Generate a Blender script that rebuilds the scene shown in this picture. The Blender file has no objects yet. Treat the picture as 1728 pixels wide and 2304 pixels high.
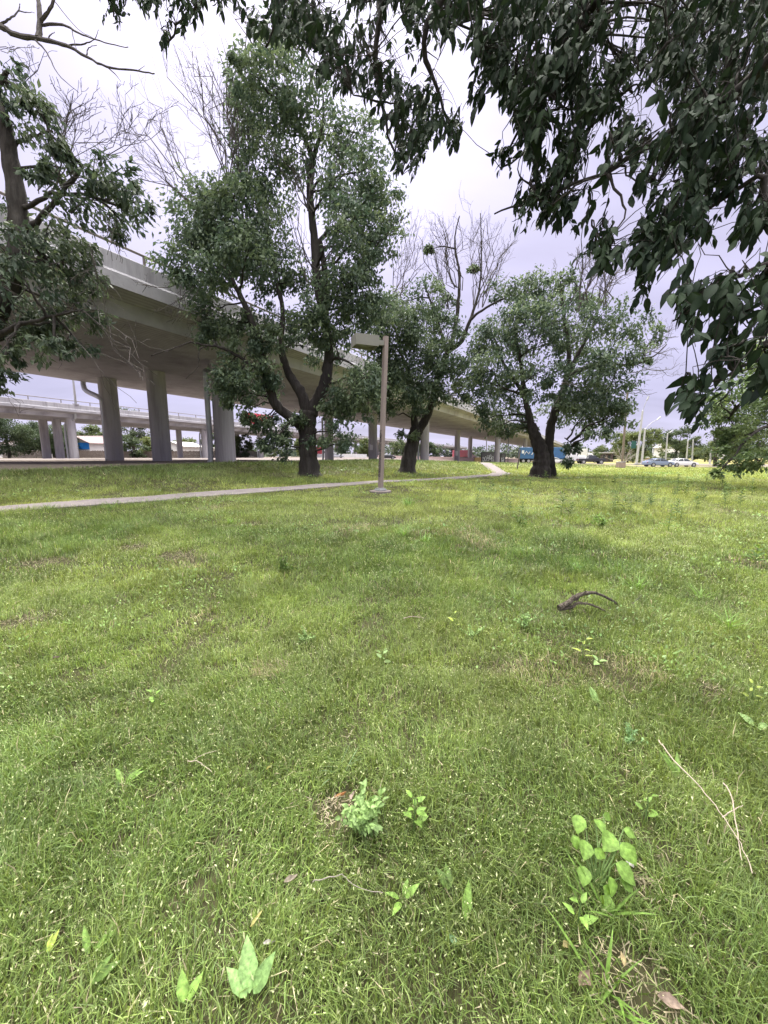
import bpy, math, random
import numpy as np
from mathutils import Vector
random.seed(7); RNG = np.random.default_rng(7)
SC = bpy.context.scene
COL = SC.collection

# ------------------------------------------------------------------ camera
F, CX, CY = 865.0, 864.0, 1152.0
CAM_H = 1.5
TH = math.atan((CY - 1027.0) / F)
CT, ST = math.cos(TH), math.sin(TH)

def ray(u, v):
    s, t = (u - CX) / F, (CY - v) / F
    return np.array([s, CT + t * ST, -ST + t * CT])

def P(u, v, Y):
    d = ray(u, v)
    k = Y / d[1]
    return np.array([d[0] * k, Y, CAM_H + d[2] * k])

# ------------------------------------------------------------------ numpy noise
def _hash(ix, iy, seed):
    h = (ix.astype(np.int64) * 374761393 + iy.astype(np.int64) * 668265263 + seed * 1442695041) & 0xFFFFFFFF
    h = ((h ^ (h >> 13)) * 1274126177) & 0xFFFFFFFF
    return ((h ^ (h >> 16)) & 0xFFFF) / 65535.0

def vnoise(x, y, scale, seed=0):
    x = np.asarray(x, float) / scale; y = np.asarray(y, float) / scale
    ix, iy = np.floor(x), np.floor(y)
    fx, fy = x - ix, y - iy
    fx = fx * fx * (3 - 2 * fx); fy = fy * fy * (3 - 2 * fy)
    a = _hash(ix, iy, seed); b = _hash(ix + 1, iy, seed); c = _hash(ix, iy + 1, seed); d = _hash(ix + 1, iy + 1, seed)
    return (a * (1 - fx) + b * fx) * (1 - fy) + (c * (1 - fx) + d * fx) * fy

def sstep(t):
    t = np.clip(t, 0, 1)
    return t * t * (3 - 2 * t)

# ------------------------------------------------------------------ terrain
D1 = np.array([.4743, .8804]); N1 = np.array([-.8804, .4743])     # the near overpass: along, across
D2 = np.array([.404, .9148]);  N2 = np.array([-.9148, .404])      # the far overpass
BY = [-200, -6, 0, 12, 16, 24, 66, 90, 130, 400, 900]
BZ = [0.0, 0.0, 0, .34, .40, .40, -.33, -.05, .15, .4, .4]

def terrain(x, y, rough=True):
    x = np.asarray(x, float); y = np.asarray(y, float)
    base = np.interp(y, BY, BZ)
    e = (y - x) / math.sqrt(2)
    p = x * D1[0] + y * D1[1]; q = x * N1[0] + y * N1[1]
    w = sstep((e - 12.4) / 9.5)
    pl = 1.15 - 1.3 * np.clip((p - 25) / 60, 0, 1) * np.clip(1 - (q - 20) / 50, 0, 1)
    z = base * (1 - w) + pl * w
    if rough:
        r = np.hypot(x, y)
        z = z + (vnoise(x, y, 1.3, 3) - .5) * .035 + (vnoise(x, y, 5.0, 4) - .5) * .10 * np.clip((r - 3) / 10, 0, 1) * np.clip((60 - r) / 30, 0, 1)
    return z

def tz(x, y):
    return float(terrain(np.array([x]), np.array([y]))[0])

def G(u, v):
    """the point of the ground seen at a place of the photograph"""
    d = ray(u, v)
    ks = np.concatenate([np.arange(.3, 30, .02), np.arange(30, 200, .1)])
    zz = CAM_H + d[2] * ks
    hit = np.where(zz <= terrain(d[0] * ks, d[1] * ks))[0]
    k = ks[hit[0]] if len(hit) else 60.0
    x, y = d[0] * k, d[1] * k
    return np.array([x, y, tz(x, y)])

# ------------------------------------------------------------------ mesh helpers
def mesh_np(name, verts, tris, col=None, smooth=False):
    verts = np.ascontiguousarray(verts, np.float32); tris = np.ascontiguousarray(tris, np.int32)
    me = bpy.data.meshes.new(name)
    me.vertices.add(len(verts)); me.vertices.foreach_set('co', verts.ravel())
    me.loops.add(tris.size); me.loops.foreach_set('vertex_index', tris.ravel())
    me.polygons.add(len(tris)); me.polygons.foreach_set('loop_start', np.arange(0, tris.size, 3, dtype=np.int32))
    if smooth:
        me.polygons.foreach_set('use_smooth', np.ones(len(tris), bool))
    me.update(calc_edges=True)
    if col is not None:
        c = np.ones((len(verts), 4), np.float32); c[:, :col.shape[1]] = col
        at = me.color_attributes.new('col', 'FLOAT_COLOR', 'POINT')
        at.data.foreach_set('color', c.ravel())
    return me

def wloc(o):
    v = Vector((0, 0, 0))
    while o is not None:
        v += o.location; o = o.parent
    return np.array(v)

def tag(o, label=None, cat=None, group=None, kind=None):
    if label: o['label'] = label
    if cat: o['category'] = cat
    if group: o['group'] = group
    if kind: o['kind'] = kind
    return o

def thing(name, label, cat, loc, rz=0.0, group=None):
    o = bpy.data.objects.new(name, None); COL.objects.link(o)
    o.empty_display_size = .2
    o.location = Vector([float(a) for a in loc]); o.rotation_euler = (0, 0, rz)
    return tag(o, label, cat, group)

def link(name, me, mat, parent=None, loc=None, local=False):
    """verts are world coordinates unless local; they are moved to the object's own origin"""
    o = bpy.data.objects.new(name, me); COL.objects.link(o)
    if mat is not None: me.materials.append(mat)
    off = None
    if loc is not None and parent is None:
        o.location = Vector([float(a) for a in loc]); off = np.array(loc, float)
    if parent is not None:
        o.parent = parent
        if not local: off = wloc(parent)
    if off is not None and not (local and parent is not None):
        n = len(me.vertices); co = np.empty(n * 3, np.float32); me.vertices.foreach_get('co', co)
        co = co.reshape(-1, 3) - off.astype(np.float32); me.vertices.foreach_set('co', co.ravel()); me.update()
    return o

class MB:
    def __init__(s): s.v = []; s.f = []
    def add(s, vs, fs):
        n = len(s.v); s.v.extend([tuple(float(c) for c in v) for v in vs]); s.f.extend([tuple(i + n for i in f) for f in fs]); return s
    def box(s, x0, x1, y0, y1, z0, z1, b=0.0):
        if b > 0:
            return s.bevbox(x0, x1, y0, y1, z0, z1, b)
        vs = [(x, y, z) for z in (z0, z1) for y in (y0, y1) for x in (x0, x1)]
        return s.add(vs, [(0, 2, 3, 1), (4, 5, 7, 6), (0, 1, 5, 4), (2, 6, 7, 3), (0, 4, 6, 2), (1, 3, 7, 5)])
    def bevbox(s, x0, x1, y0, y1, z0, z1, b):
        def ring(i, z): return [(x0 + i, y0 + b, z), (x0 + b, y0 + i, z), (x1 - b, y0 + i, z), (x1 - i, y0 + b, z), (x1 - i, y1 - b, z), (x1 - b, y1 - i, z), (x0 + b, y1 - i, z), (x0 + i, y1 - b, z)]
        rings = [ring(b, z0), ring(0, z0 + b), ring(0, z1 - b), ring(b, z1)]
        vs = sum(rings, []); fs = []
        for k in range(3):
            for i in range(8):
                j = (i + 1) % 8; fs.append((k * 8 + i, k * 8 + j, k * 8 + 8 + j, k * 8 + 8 + i))
        fs.append(tuple(range(7, -1, -1))); fs.append(tuple(range(24, 32)))
        return s.add(vs, fs)
    def obox(s, c, ax, ay, az, hx, hy, hz):
        """oriented box: centre, three unit axes, half sizes"""
        c, ax, ay, az = (np.array(a, float) for a in (c, ax, ay, az))
        vs = [c + ax * hx * i + ay * hy * j + az * hz * k for k in (-1, 1) for j in (-1, 1) for i in (-1, 1)]
        return s.add(vs, [(0, 2, 3, 1), (4, 5, 7, 6), (0, 1, 5, 4), (2, 6, 7, 3), (0, 4, 6, 2), (1, 3, 7, 5)])
    def tube(s, pts, rad, n=6, cap=True):
        pts = np.array(pts, float); m = len(pts)
        rad = np.full(m, rad, float) if np.isscalar(rad) else np.array(rad, float)
        tan = np.gradient(pts, axis=0); tan /= (np.linalg.norm(tan, axis=1, keepdims=True) + 1e-9)
        ref = np.array([0, 0, 1.]) if abs(tan[0][2]) < .9 else np.array([1., 0, 0])
        ang = np.linspace(0, 2 * np.pi, n, endpoint=False)
        ca, sa = np.cos(ang)[:, None], np.sin(ang)[:, None]
        base = len(s.v)
        a = np.cross(tan[0], ref); a /= np.linalg.norm(a)
        for i in range(m):
            a = a - tan[i] * np.dot(a, tan[i]); a /= (np.linalg.norm(a) + 1e-9)
            b = np.cross(tan[i], a)
            ring = pts[i] + rad[i] * (ca * a + sa * b)
            s.v.extend(map(tuple, ring.tolist()))
        for i in range(m - 1):
            o = base + i * n
            for j in range(n):
                k = (j + 1) % n; s.f.append((o + j, o + k, o + n + k, o + n + j))
        if cap:
            s.f.append(tuple(base + j for j in range(n - 1, -1, -1))); s.f.append(tuple(base + (m - 1) * n + j for j in range(n)))
        return s
    def lathe(s, c, prof, n=16):
        base = len(s.v)
        for r, z in prof:
            for j in range(n):
                a = 2 * math.pi * j / n; s.v.append((c[0] + r * math.cos(a), c[1] + r * math.sin(a), c[2] + z))
        for i in range(len(prof) - 1):
            for j in range(n):
                k = (j + 1) % n; o = base + i * n; s.f.append((o + j, o + k, o + n + k, o + n + j))
        s.f.append(tuple(base + j for j in range(n - 1, -1, -1))); s.f.append(tuple(base + (len(prof) - 1) * n + j for j in range(n)))
        return s
    def extrude(s, prof, origin, xa, ya, d, l0, l1, closed=True):
        """profile (a, b) pairs swept from l0 to l1 along d; a runs along xa, b along ya"""
        origin, xa, ya, d = (np.array(t, float) for t in (origin, xa, ya, d))
        n = len(prof); vs = [origin + xa * a + ya * b + d * l for l in (l0, l1) for a, b in prof]
        fs = [(i, (i + 1) % n, n + (i + 1) % n, n + i) for i in range(n)]
        fs += [tuple(range(n - 1, -1, -1)), tuple(range(n, 2 * n))]
        return s.add(vs, fs)
    def build(s, name, mat, parent=None, loc=None, local=False, smooth=False):
        me = bpy.data.meshes.new(name)
        me.from_pydata(s.v, [], s.f)
        if smooth: me.polygons.foreach_set('use_smooth', [True] * len(me.polygons))
        me.update()
        return link(name, me, mat, parent, loc, local)

def copy_tree(o, parent=None):
    c = o.copy(); COL.objects.link(c)
    if parent is not None: c.parent = parent
    for ch in list(o.children): copy_tree(ch, c)
    return c

# ------------------------------------------------------------------ materials
def nodes_of(m):
    m.use_nodes = True
    return m.node_tree.nodes, m.node_tree.links, m.node_tree.nodes['Principled BSDF']

def mat(name, c, rough=.8, var=.12, scale=3.0, bump=0.0, bscale=None, metal=0.0, stretch=(1, 1, 1), stain=None, spec=.3, stain_scale=.6, boards=False):
    m = bpy.data.materials.new(name); N, L, B = nodes_of(m)
    B.inputs['Roughness'].default_value = rough; B.inputs['Metallic'].default_value = metal
    B.inputs['Specular IOR Level'].default_value = spec
    tc = N.new('ShaderNodeTexCoord'); mp = N.new('ShaderNodeMapping'); mp.inputs['Scale'].default_value = stretch
    L.new(tc.outputs['Object'], mp.inputs['Vector'])
    nz = N.new('ShaderNodeTexNoise'); nz.inputs['Scale'].default_value = scale; nz.inputs['Detail'].default_value = 6; nz.inputs['Roughness'].default_value = .65
    L.new(mp.outputs['Vector'], nz.inputs['Vector'])
    rp = N.new('ShaderNodeValToRGB'); e = rp.color_ramp.elements
    e[0].position = .25; e[1].position = .75
    e[0].color = (*[max(0, x * (1 - var)) for x in c], 1); e[1].color = (*[min(1, x * (1 + var)) for x in c], 1)
    L.new(nz.outputs['Fac'], rp.inputs['Fac'])
    out = rp.outputs['Color']
    if stain is not None:
        n2 = N.new('ShaderNodeTexNoise'); n2.inputs['Scale'].default_value = stain_scale; n2.inputs['Detail'].default_value = 8; n2.inputs['Roughness'].default_value = .7
        L.new(mp.outputs['Vector'], n2.inputs['Vector'])
        r2 = N.new('ShaderNodeValToRGB'); r2.color_ramp.elements[0].position = .48; r2.color_ramp.elements[1].position = .68
        L.new(n2.outputs['Fac'], r2.inputs['Fac'])
        mx = N.new('ShaderNodeMix'); mx.data_type = 'RGBA'
        L.new(r2.outputs['Color'], mx.inputs['Factor']); L.new(out, mx.inputs['A']); mx.inputs['B'].default_value = (*stain, 1)
        out = mx.outputs['Result']
    if boards:
        m2 = N.new('ShaderNodeMapping'); m2.inputs['Rotation'].default_value = (0, 0, math.atan2(.4743, .8804)); L.new(tc.outputs['Object'], m2.inputs['Vector'])
        wv = N.new('ShaderNodeTexWave'); wv.bands_direction = 'X'; wv.inputs['Scale'].default_value = 1.1; wv.inputs['Distortion'].default_value = .25; wv.inputs['Detail'].default_value = 2
        L.new(m2.outputs[0], wv.inputs['Vector'])
        n4 = N.new('ShaderNodeTexNoise'); n4.inputs['Scale'].default_value = 1.0; n4.inputs['Detail'].default_value = 4
        m3 = N.new('ShaderNodeMapping'); m3.inputs['Rotation'].default_value = (0, 0, math.atan2(.4743, .8804)); m3.inputs['Scale'].default_value = (2.5, .10, 1)
        L.new(tc.outputs['Object'], m3.inputs['Vector']); L.new(m3.outputs[0], n4.inputs['Vector'])
        ad = N.new('ShaderNodeMath'); ad.operation = 'ADD'; L.new(wv.outputs['Fac'], ad.inputs[0]); L.new(n4.outputs['Fac'], ad.inputs[1])
        mr = N.new('ShaderNodeMapRange'); mr.inputs['From Min'].default_value = .4; mr.inputs['From Max'].default_value = 1.4; mr.inputs['To Min'].default_value = .80; mr.inputs['To Max'].default_value = 1.06; L.new(ad.outputs[0], mr.inputs['Value'])
        vs = N.new('ShaderNodeVectorMath'); vs.operation = 'SCALE'; L.new(out, vs.inputs[0]); L.new(mr.outputs[0], vs.inputs['Scale']); out = vs.outputs['Vector']
    L.new(out, B.inputs['Base Color'])
    if bump > 0:
        n3 = N.new('ShaderNodeTexNoise'); n3.inputs['Scale'].default_value = bscale or scale * 4; n3.inputs['Detail'].default_value = 8
        L.new(mp.outputs['Vector'], n3.inputs['Vector'])
        bp = N.new('ShaderNodeBump'); bp.inputs['Strength'].default_value = bump; bp.inputs['Distance'].default_value = .05
        L.new(n3.outputs['Fac'], bp.inputs['Height']); L.new(bp.outputs['Normal'], B.inputs['Normal'])
    return m

def leaf_mat(name, trans=.3, rough=.55, gain=1.0, spec=.35, mottle=False):
    m = bpy.data.materials.new(name); N, L, B = nodes_of(m)
    at = N.new('ShaderNodeAttribute'); at.attribute_name = 'col'
    B.inputs['Roughness'].default_value = rough; B.inputs['Specular IOR Level'].default_value = spec
    csrc = at.outputs['Color']
    if mottle:
        tc = N.new('ShaderNodeTexCoord'); nz = N.new('ShaderNodeTexNoise'); nz.inputs['Scale'].default_value = 90; nz.inputs['Detail'].default_value = 5; L.new(tc.outputs['Object'], nz.inputs['Vector'])
        mr = N.new('ShaderNodeMapRange'); mr.inputs['From Min'].default_value = .3; mr.inputs['From Max'].default_value = .7; mr.inputs['To Min'].default_value = .6; mr.inputs['To Max'].default_value = 1.25; L.new(nz.outputs['Fac'], mr.inputs['Value'])
        vs = N.new('ShaderNodeVectorMath'); vs.operation = 'SCALE'; L.new(csrc, vs.inputs[0]); L.new(mr.outputs[0], vs.inputs['Scale']); csrc = vs.outputs['Vector']
        bp = N.new('ShaderNodeBump'); bp.inputs['Strength'].default_value = .6; bp.inputs['Distance'].default_value = .004; L.new(nz.outputs['Fac'], bp.inputs['Height']); L.new(bp.outputs['Normal'], B.inputs['Normal'])
    L.new(csrc, B.inputs['Base Color'])
    tr = N.new('ShaderNodeBsdfTranslucent')
    hs = N.new('ShaderNodeHueSaturation'); hs.inputs['Hue'].default_value = .48; hs.inputs['Saturation'].default_value = 1.15; hs.inputs['Value'].default_value = 1.5 * gain
    L.new(csrc, hs.inputs['Color']); L.new(hs.outputs['Color'], tr.inputs['Color'])
    mx = N.new('ShaderNodeMixShader'); mx.inputs['Fac'].default_value = trans
    L.new(B.outputs['BSDF'], mx.inputs[1]); L.new(tr.outputs['BSDF'], mx.inputs[2])
    L.new(mx.outputs['Shader'], N['Material Output'].inputs['Surface'])
    return m

def glass_mat(name, c=(.03, .035, .04)):
    m = bpy.data.materials.new(name); N, L, B = nodes_of(m)
    B.inputs['Base Color'].default_value = (*c, 1); B.inputs['Roughness'].default_value = .08; B.inputs['Specular IOR Level'].default_value = .8
    return m

def paint_mat(name, c, rough=.3):
    m = bpy.data.materials.new(name); N, L, B = nodes_of(m)
    B.inputs['Base Color'].default_value = (*c, 1); B.inputs['Roughness'].default_value = rough
    B.inputs['Coat Weight'].default_value = .6; B.inputs['Coat Roughness'].default_value = .1
    return m

M = {}
M['concrete'] = mat('aged_concrete', (.40, .39, .415), .9, .14, 1.2, .25, 14, stain=(.245, .235, .25), stretch=(2.2, 2.2, .3), stain_scale=.5)
M['soffit'] = mat('board_formed_concrete', (.40, .39, .415), .9, .16, .5, .25, 8, stain=(.26, .25, .265), stain_scale=.35, boards=True)
M['column'] = mat('column_concrete', (.42, .405, .42), .9, .14, 2.0, .2, 14, stain=(.25, .235, .24), stretch=(1.6, 1.6, .12), stain_scale=1.1)
M['path'] = mat('path_concrete', (.225, .20, .197), .9, .15, 2.5, .3, 30, stain=(.16, .142, .138), stain_scale=1.6, spec=.04)
M['street'] = mat('street_concrete', (.205, .178, .17), .9, .12, .4, .1, 8, stain=(.15, .13, .125), stain_scale=.1, spec=.03)
M['asphalt'] = mat('worn_asphalt', (.16, .15, .15), .9, .2, 1.0, .2, 20)
M['bark'] = mat('furrowed_bark', (.042, .036, .032), .95, .45, 9, 1.0, 16, stretch=(1, 1, .22), stain=(.085, .078, .07), stain_scale=3)
M['bark_grey'] = mat('weathered_twig_bark', (.10, .088, .082), .95, .3, 6, .6, 20, stretch=(1, 1, .4))
M['deadwood'] = mat('bleached_dead_wood', (.30, .27, .25), .9, .25, 8, .4, 20)
M['galv'] = mat('galvanised_steel', (.42, .43, .44), .5, .1, 4, metal=.4)
M['whitepaint'] = mat('white_paint', (.72, .72, .72), .5, .05, 3)
M['lamp_grey'] = mat('pale_grey_pole_paint', (.48, .48, .49), .5, .06, 3)
M['rail'] = mat('weathered_rail_pipe', (.20, .175, .165), .7, .15, 3)
M['darksteel'] = mat('dark_steel', (.05, .05, .055), .6, .2, 3)
M['tyre'] = mat('tyre_rubber', (.02, .02, .02), .9, .2, 5)
M['alloy'] = mat('alloy_rim', (.45, .45, .46), .35, .1, 5, metal=.7)
M['glass'] = glass_mat('dark_glass')
M['leaf'] = leaf_mat('tree_leaf', .30)
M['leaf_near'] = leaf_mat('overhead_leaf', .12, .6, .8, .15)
M['weed'] = leaf_mat('weed_leaf', .28, .55, 1.0, .3, mottle=True)
M['grass'] = leaf_mat('grass_blade', .28, .45, 1.0, .38)
def unit(a):
    return a / (np.linalg.norm(a, axis=-1, keepdims=True) + 1e-9)

# ------------------------------------------------------------------ world, sun, camera
SUN_EL, SUN_AZ = 52.0, -12.0      # azimuth from +Y towards +X, degrees
def build_world():
    w = bpy.data.worlds.new('World'); SC.world = w; w.use_nodes = True
    N, L = w.node_tree.nodes, w.node_tree.links
    bg = N['Background']; bg.inputs['Strength'].default_value = .1
    sky = N.new('ShaderNodeTexSky'); sky.sky_type = 'NISHITA'; sky.sun_disc = False
    sky.sun_elevation = math.radians(SUN_EL); sky.sun_rotation = math.radians(SUN_AZ)
    sky.dust_density = 2.0; sky.air_density = 1.0
    tc = N.new('ShaderNodeTexCoord'); sep = N.new('ShaderNodeSeparateXYZ'); L.new(tc.outputs['Generated'], sep.inputs['Vector'])
    # overcast deck: brightness by height; unseen zenith boosted to light the ground
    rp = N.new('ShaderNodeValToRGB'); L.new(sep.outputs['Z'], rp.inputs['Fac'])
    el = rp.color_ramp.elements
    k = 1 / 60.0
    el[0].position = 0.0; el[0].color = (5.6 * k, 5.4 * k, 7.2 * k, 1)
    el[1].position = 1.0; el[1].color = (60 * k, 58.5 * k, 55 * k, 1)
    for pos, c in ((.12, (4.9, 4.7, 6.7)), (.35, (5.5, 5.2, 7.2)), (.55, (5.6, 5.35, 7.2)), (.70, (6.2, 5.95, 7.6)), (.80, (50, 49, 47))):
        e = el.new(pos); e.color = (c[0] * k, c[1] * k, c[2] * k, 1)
    # cloud streaks: flattened noise on the direction
    dv = N.new('ShaderNodeMath'); dv.operation = 'ADD'; dv.inputs[1].default_value = .22; L.new(sep.outputs['Z'], dv.inputs[0])
    vm = N.new('ShaderNodeVectorMath'); vm.operation = 'DIVIDE'; L.new(tc.outputs['Generated'], vm.inputs[0])
    cb = N.new('ShaderNodeCombineXYZ')
    for i in range(3): L.new(dv.outputs[0], cb.inputs[i])
    L.new(cb.outputs[0], vm.inputs[1])
    mp = N.new('ShaderNodeMapping'); mp.inputs['Scale'].default_value = (.55, 1.5, .2); L.new(vm.outputs[0], mp.inputs['Vector'])
    nz = N.new('ShaderNodeTexNoise'); nz.inputs['Scale'].default_value = 1.6; nz.inputs['Detail'].default_value = 5; nz.inputs['Roughness'].default_value = .5
    L.new(mp.outputs[0], nz.inputs['Vector'])
    mr = N.new('ShaderNodeMapRange'); mr.inputs['From Min'].default_value = .3; mr.inputs['From Max'].default_value = .7; mr.inputs['To Min'].default_value = .90; mr.inputs['To Max'].default_value = 1.24
    L.new(nz.outputs['Fac'], mr.inputs['Value'])
    # bright patch of cloud round the hidden sun
    sd = Vector((math.sin(math.radians(SUN_AZ)) * math.cos(math.radians(SUN_EL)), math.cos(math.radians(SUN_AZ)) * math.cos(math.radians(SUN_EL)), math.sin(math.radians(SUN_EL))))
    dt = N.new('ShaderNodeVectorMath'); dt.operation = 'DOT_PRODUCT'; dt.inputs[1].default_value = sd; L.new(tc.outputs['Generated'], dt.inputs[0])
    ms = N.new('ShaderNodeMapRange'); ms.interpolation_type = 'SMOOTHSTEP'
    ms.inputs['From Min'].default_value = .80; ms.inputs['From Max'].default_value = 1.0; ms.inputs['To Min'].default_value = 1.0; ms.inputs['To Max'].default_value = 1.6
    L.new(dt.outputs['Value'], ms.inputs['Value'])
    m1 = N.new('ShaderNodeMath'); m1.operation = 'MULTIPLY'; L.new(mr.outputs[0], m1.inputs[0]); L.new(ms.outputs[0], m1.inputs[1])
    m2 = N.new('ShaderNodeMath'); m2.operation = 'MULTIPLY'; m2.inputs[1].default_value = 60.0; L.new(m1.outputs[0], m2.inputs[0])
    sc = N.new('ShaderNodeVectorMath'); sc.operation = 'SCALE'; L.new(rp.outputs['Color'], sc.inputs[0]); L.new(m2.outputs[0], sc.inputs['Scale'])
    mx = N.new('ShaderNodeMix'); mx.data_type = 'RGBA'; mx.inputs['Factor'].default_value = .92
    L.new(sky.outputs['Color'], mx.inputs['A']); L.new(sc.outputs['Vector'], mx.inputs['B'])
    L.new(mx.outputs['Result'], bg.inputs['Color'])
    ld = bpy.data.lights.new('Sun', 'SUN'); ld.energy = 3.0; ld.angle = math.radians(9); ld.color = (1, .95, .86)
    lo = bpy.data.objects.new('sun', ld); COL.objects.link(lo)
    lo.rotation_euler = (-sd).to_track_quat('-Z', 'Y').to_euler(); lo.location = (0, 0, 60)
    cd = bpy.data.cameras.new('Camera'); cam = bpy.data.objects.new('camera', cd); COL.objects.link(cam)
    cam.location = (0, 0, CAM_H); cam.rotation_euler = (math.pi / 2 - TH, 0, 0)
    cd.sensor_fit = 'HORIZONTAL'; cd.sensor_width = 36; cd.lens = F / 1728 * 36; cd.clip_end = 3000; cd.clip_start = .05
    SC.camera = cam
    SC.view_settings.view_transform = 'Standard'; SC.view_settings.look = 'None'
    SC.view_settings.exposure = EXPOSURE; SC.view_settings.gamma = 1
    SC.render.film_transparent = False
EXPOSURE = 0.4
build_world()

# ------------------------------------------------------------------ the path
PATH = np.array([(-30, -6), (-14, 4.7), (-10.8, 7.0), (-8.75, 8.75), (-6.6, 10.4), (-3.7, 12.9), (-.6, 15.7), (2.0, 17.8), (4.3, 19.8), (6.4, 22.4), (7.9, 26), (8.9, 31), (9.7, 36), (10.6, 41), (11.5, 47), (13.5, 56), (16, 66)])
def smooth_line(pts, step=.25):
    pts = np.array(pts, float); out = []
    for i in range(len(pts) - 1):
        p0 = pts[max(i - 1, 0)]; p1 = pts[i]; p2 = pts[i + 1]; p3 = pts[min(i + 2, len(pts) - 1)]
        n = max(2, int(np.linalg.norm(p2 - p1) / step))
        for t in np.linspace(0, 1, n, endpoint=False)[:, None]:
            out.append(.5 * ((2 * p1) + (-p0 + p2) * t + (2 * p0 - 5 * p1 + 4 * p2 - p3) * t * t + (-p0 + 3 * p1 - 3 * p2 + p3) * t ** 3))
    out = np.vstack([np.array(o).reshape(1, -1) for o in out] + [pts[-1:]])
    return out
PL = smooth_line(PATH, .3)
PATH_W = .60

def path_dist(x, y):
    d = np.full(np.shape(x), 1e9)
    for a, b in zip(PL[:-1:2], PL[2::2]):
        ab = b - a; L2 = ab @ ab + 1e-9
        t = np.clip(((x - a[0]) * ab[0] + (y - a[1]) * ab[1]) / L2, 0, 1)
        d = np.minimum(d, np.hypot(x - a[0] - t * ab[0], y - a[1] - t * ab[1]))
    return d

def strip(name, line, w, mt, lift, kind='structure', thick=.12, seg=3):
    line = np.array(line); t = np.gradient(line, axis=0); t /= np.linalg.norm(t, axis=1, keepdims=True); n = np.stack([-t[:, 1], t[:, 0]], 1)
    mb = MB(); m = len(line); W = seg + 1
    vs = []
    for j in range(W):
        o = (j / seg * 2 - 1) * w
        q = line + n * o
        z = terrain(q[:, 0], q[:, 1]) + lift
        vs.append(np.column_stack([q, z]))
    lo = [vs[0] - [0, 0, thick], vs[-1] - [0, 0, thick]]
    allv = np.vstack([lo[0]] + vs + [lo[1]]); R = W + 2
    fs = [(j * m + i, j * m + i + 1, (j + 1) * m + i + 1, (j + 1) * m + i) for j in range(R - 1) for i in range(m - 1)]
    mb.add(allv, [f[::-1] for f in fs])
    return tag(mb.build(name, mt, smooth=False), kind=kind)
strip('path', PL, PATH_W, M['path'], .035)

# ------------------------------------------------------------------ ground
ROAD = [(34, 118), (36.5, 104), (40, 92), (50, 84), (64, 78), (90, 73), (140, 68), (220, 62)]        # street on the far side of the lawn
ROADL = smooth_line(ROAD, 2.0)
LANE = smooth_line([(36, 66.5), (50, 67), (70, 66), (100, 64), (160, 60)], 2.0)
def line_dist(L, x, y):
    d = np.full(np.shape(x), 1e9)
    for a, b in zip(L[:-1], L[1:]):
        ab = b - a
        t = np.clip(((x - a[0]) * ab[0] + (y - a[1]) * ab[1]) / (ab @ ab + 1e-9), 0, 1)
        d = np.minimum(d, np.hypot(x - a[0] - t * ab[0], y - a[1] - t * ab[1]))
    return d

def dirt_mask(x, y):
    q = x * N1[0] + y * N1[1]
    e = (y - x) / math.sqrt(2); p = x * D1[0] + y * D1[1]
    edge = 17.9 + (vnoise(x, y, 1.7, 9) - .5) * 1.6 + np.clip((p - 30) / 30, 0, 1) * 1.5
    return sstep((q - edge) / .9) * sstep((e - 15) / 3)

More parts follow.
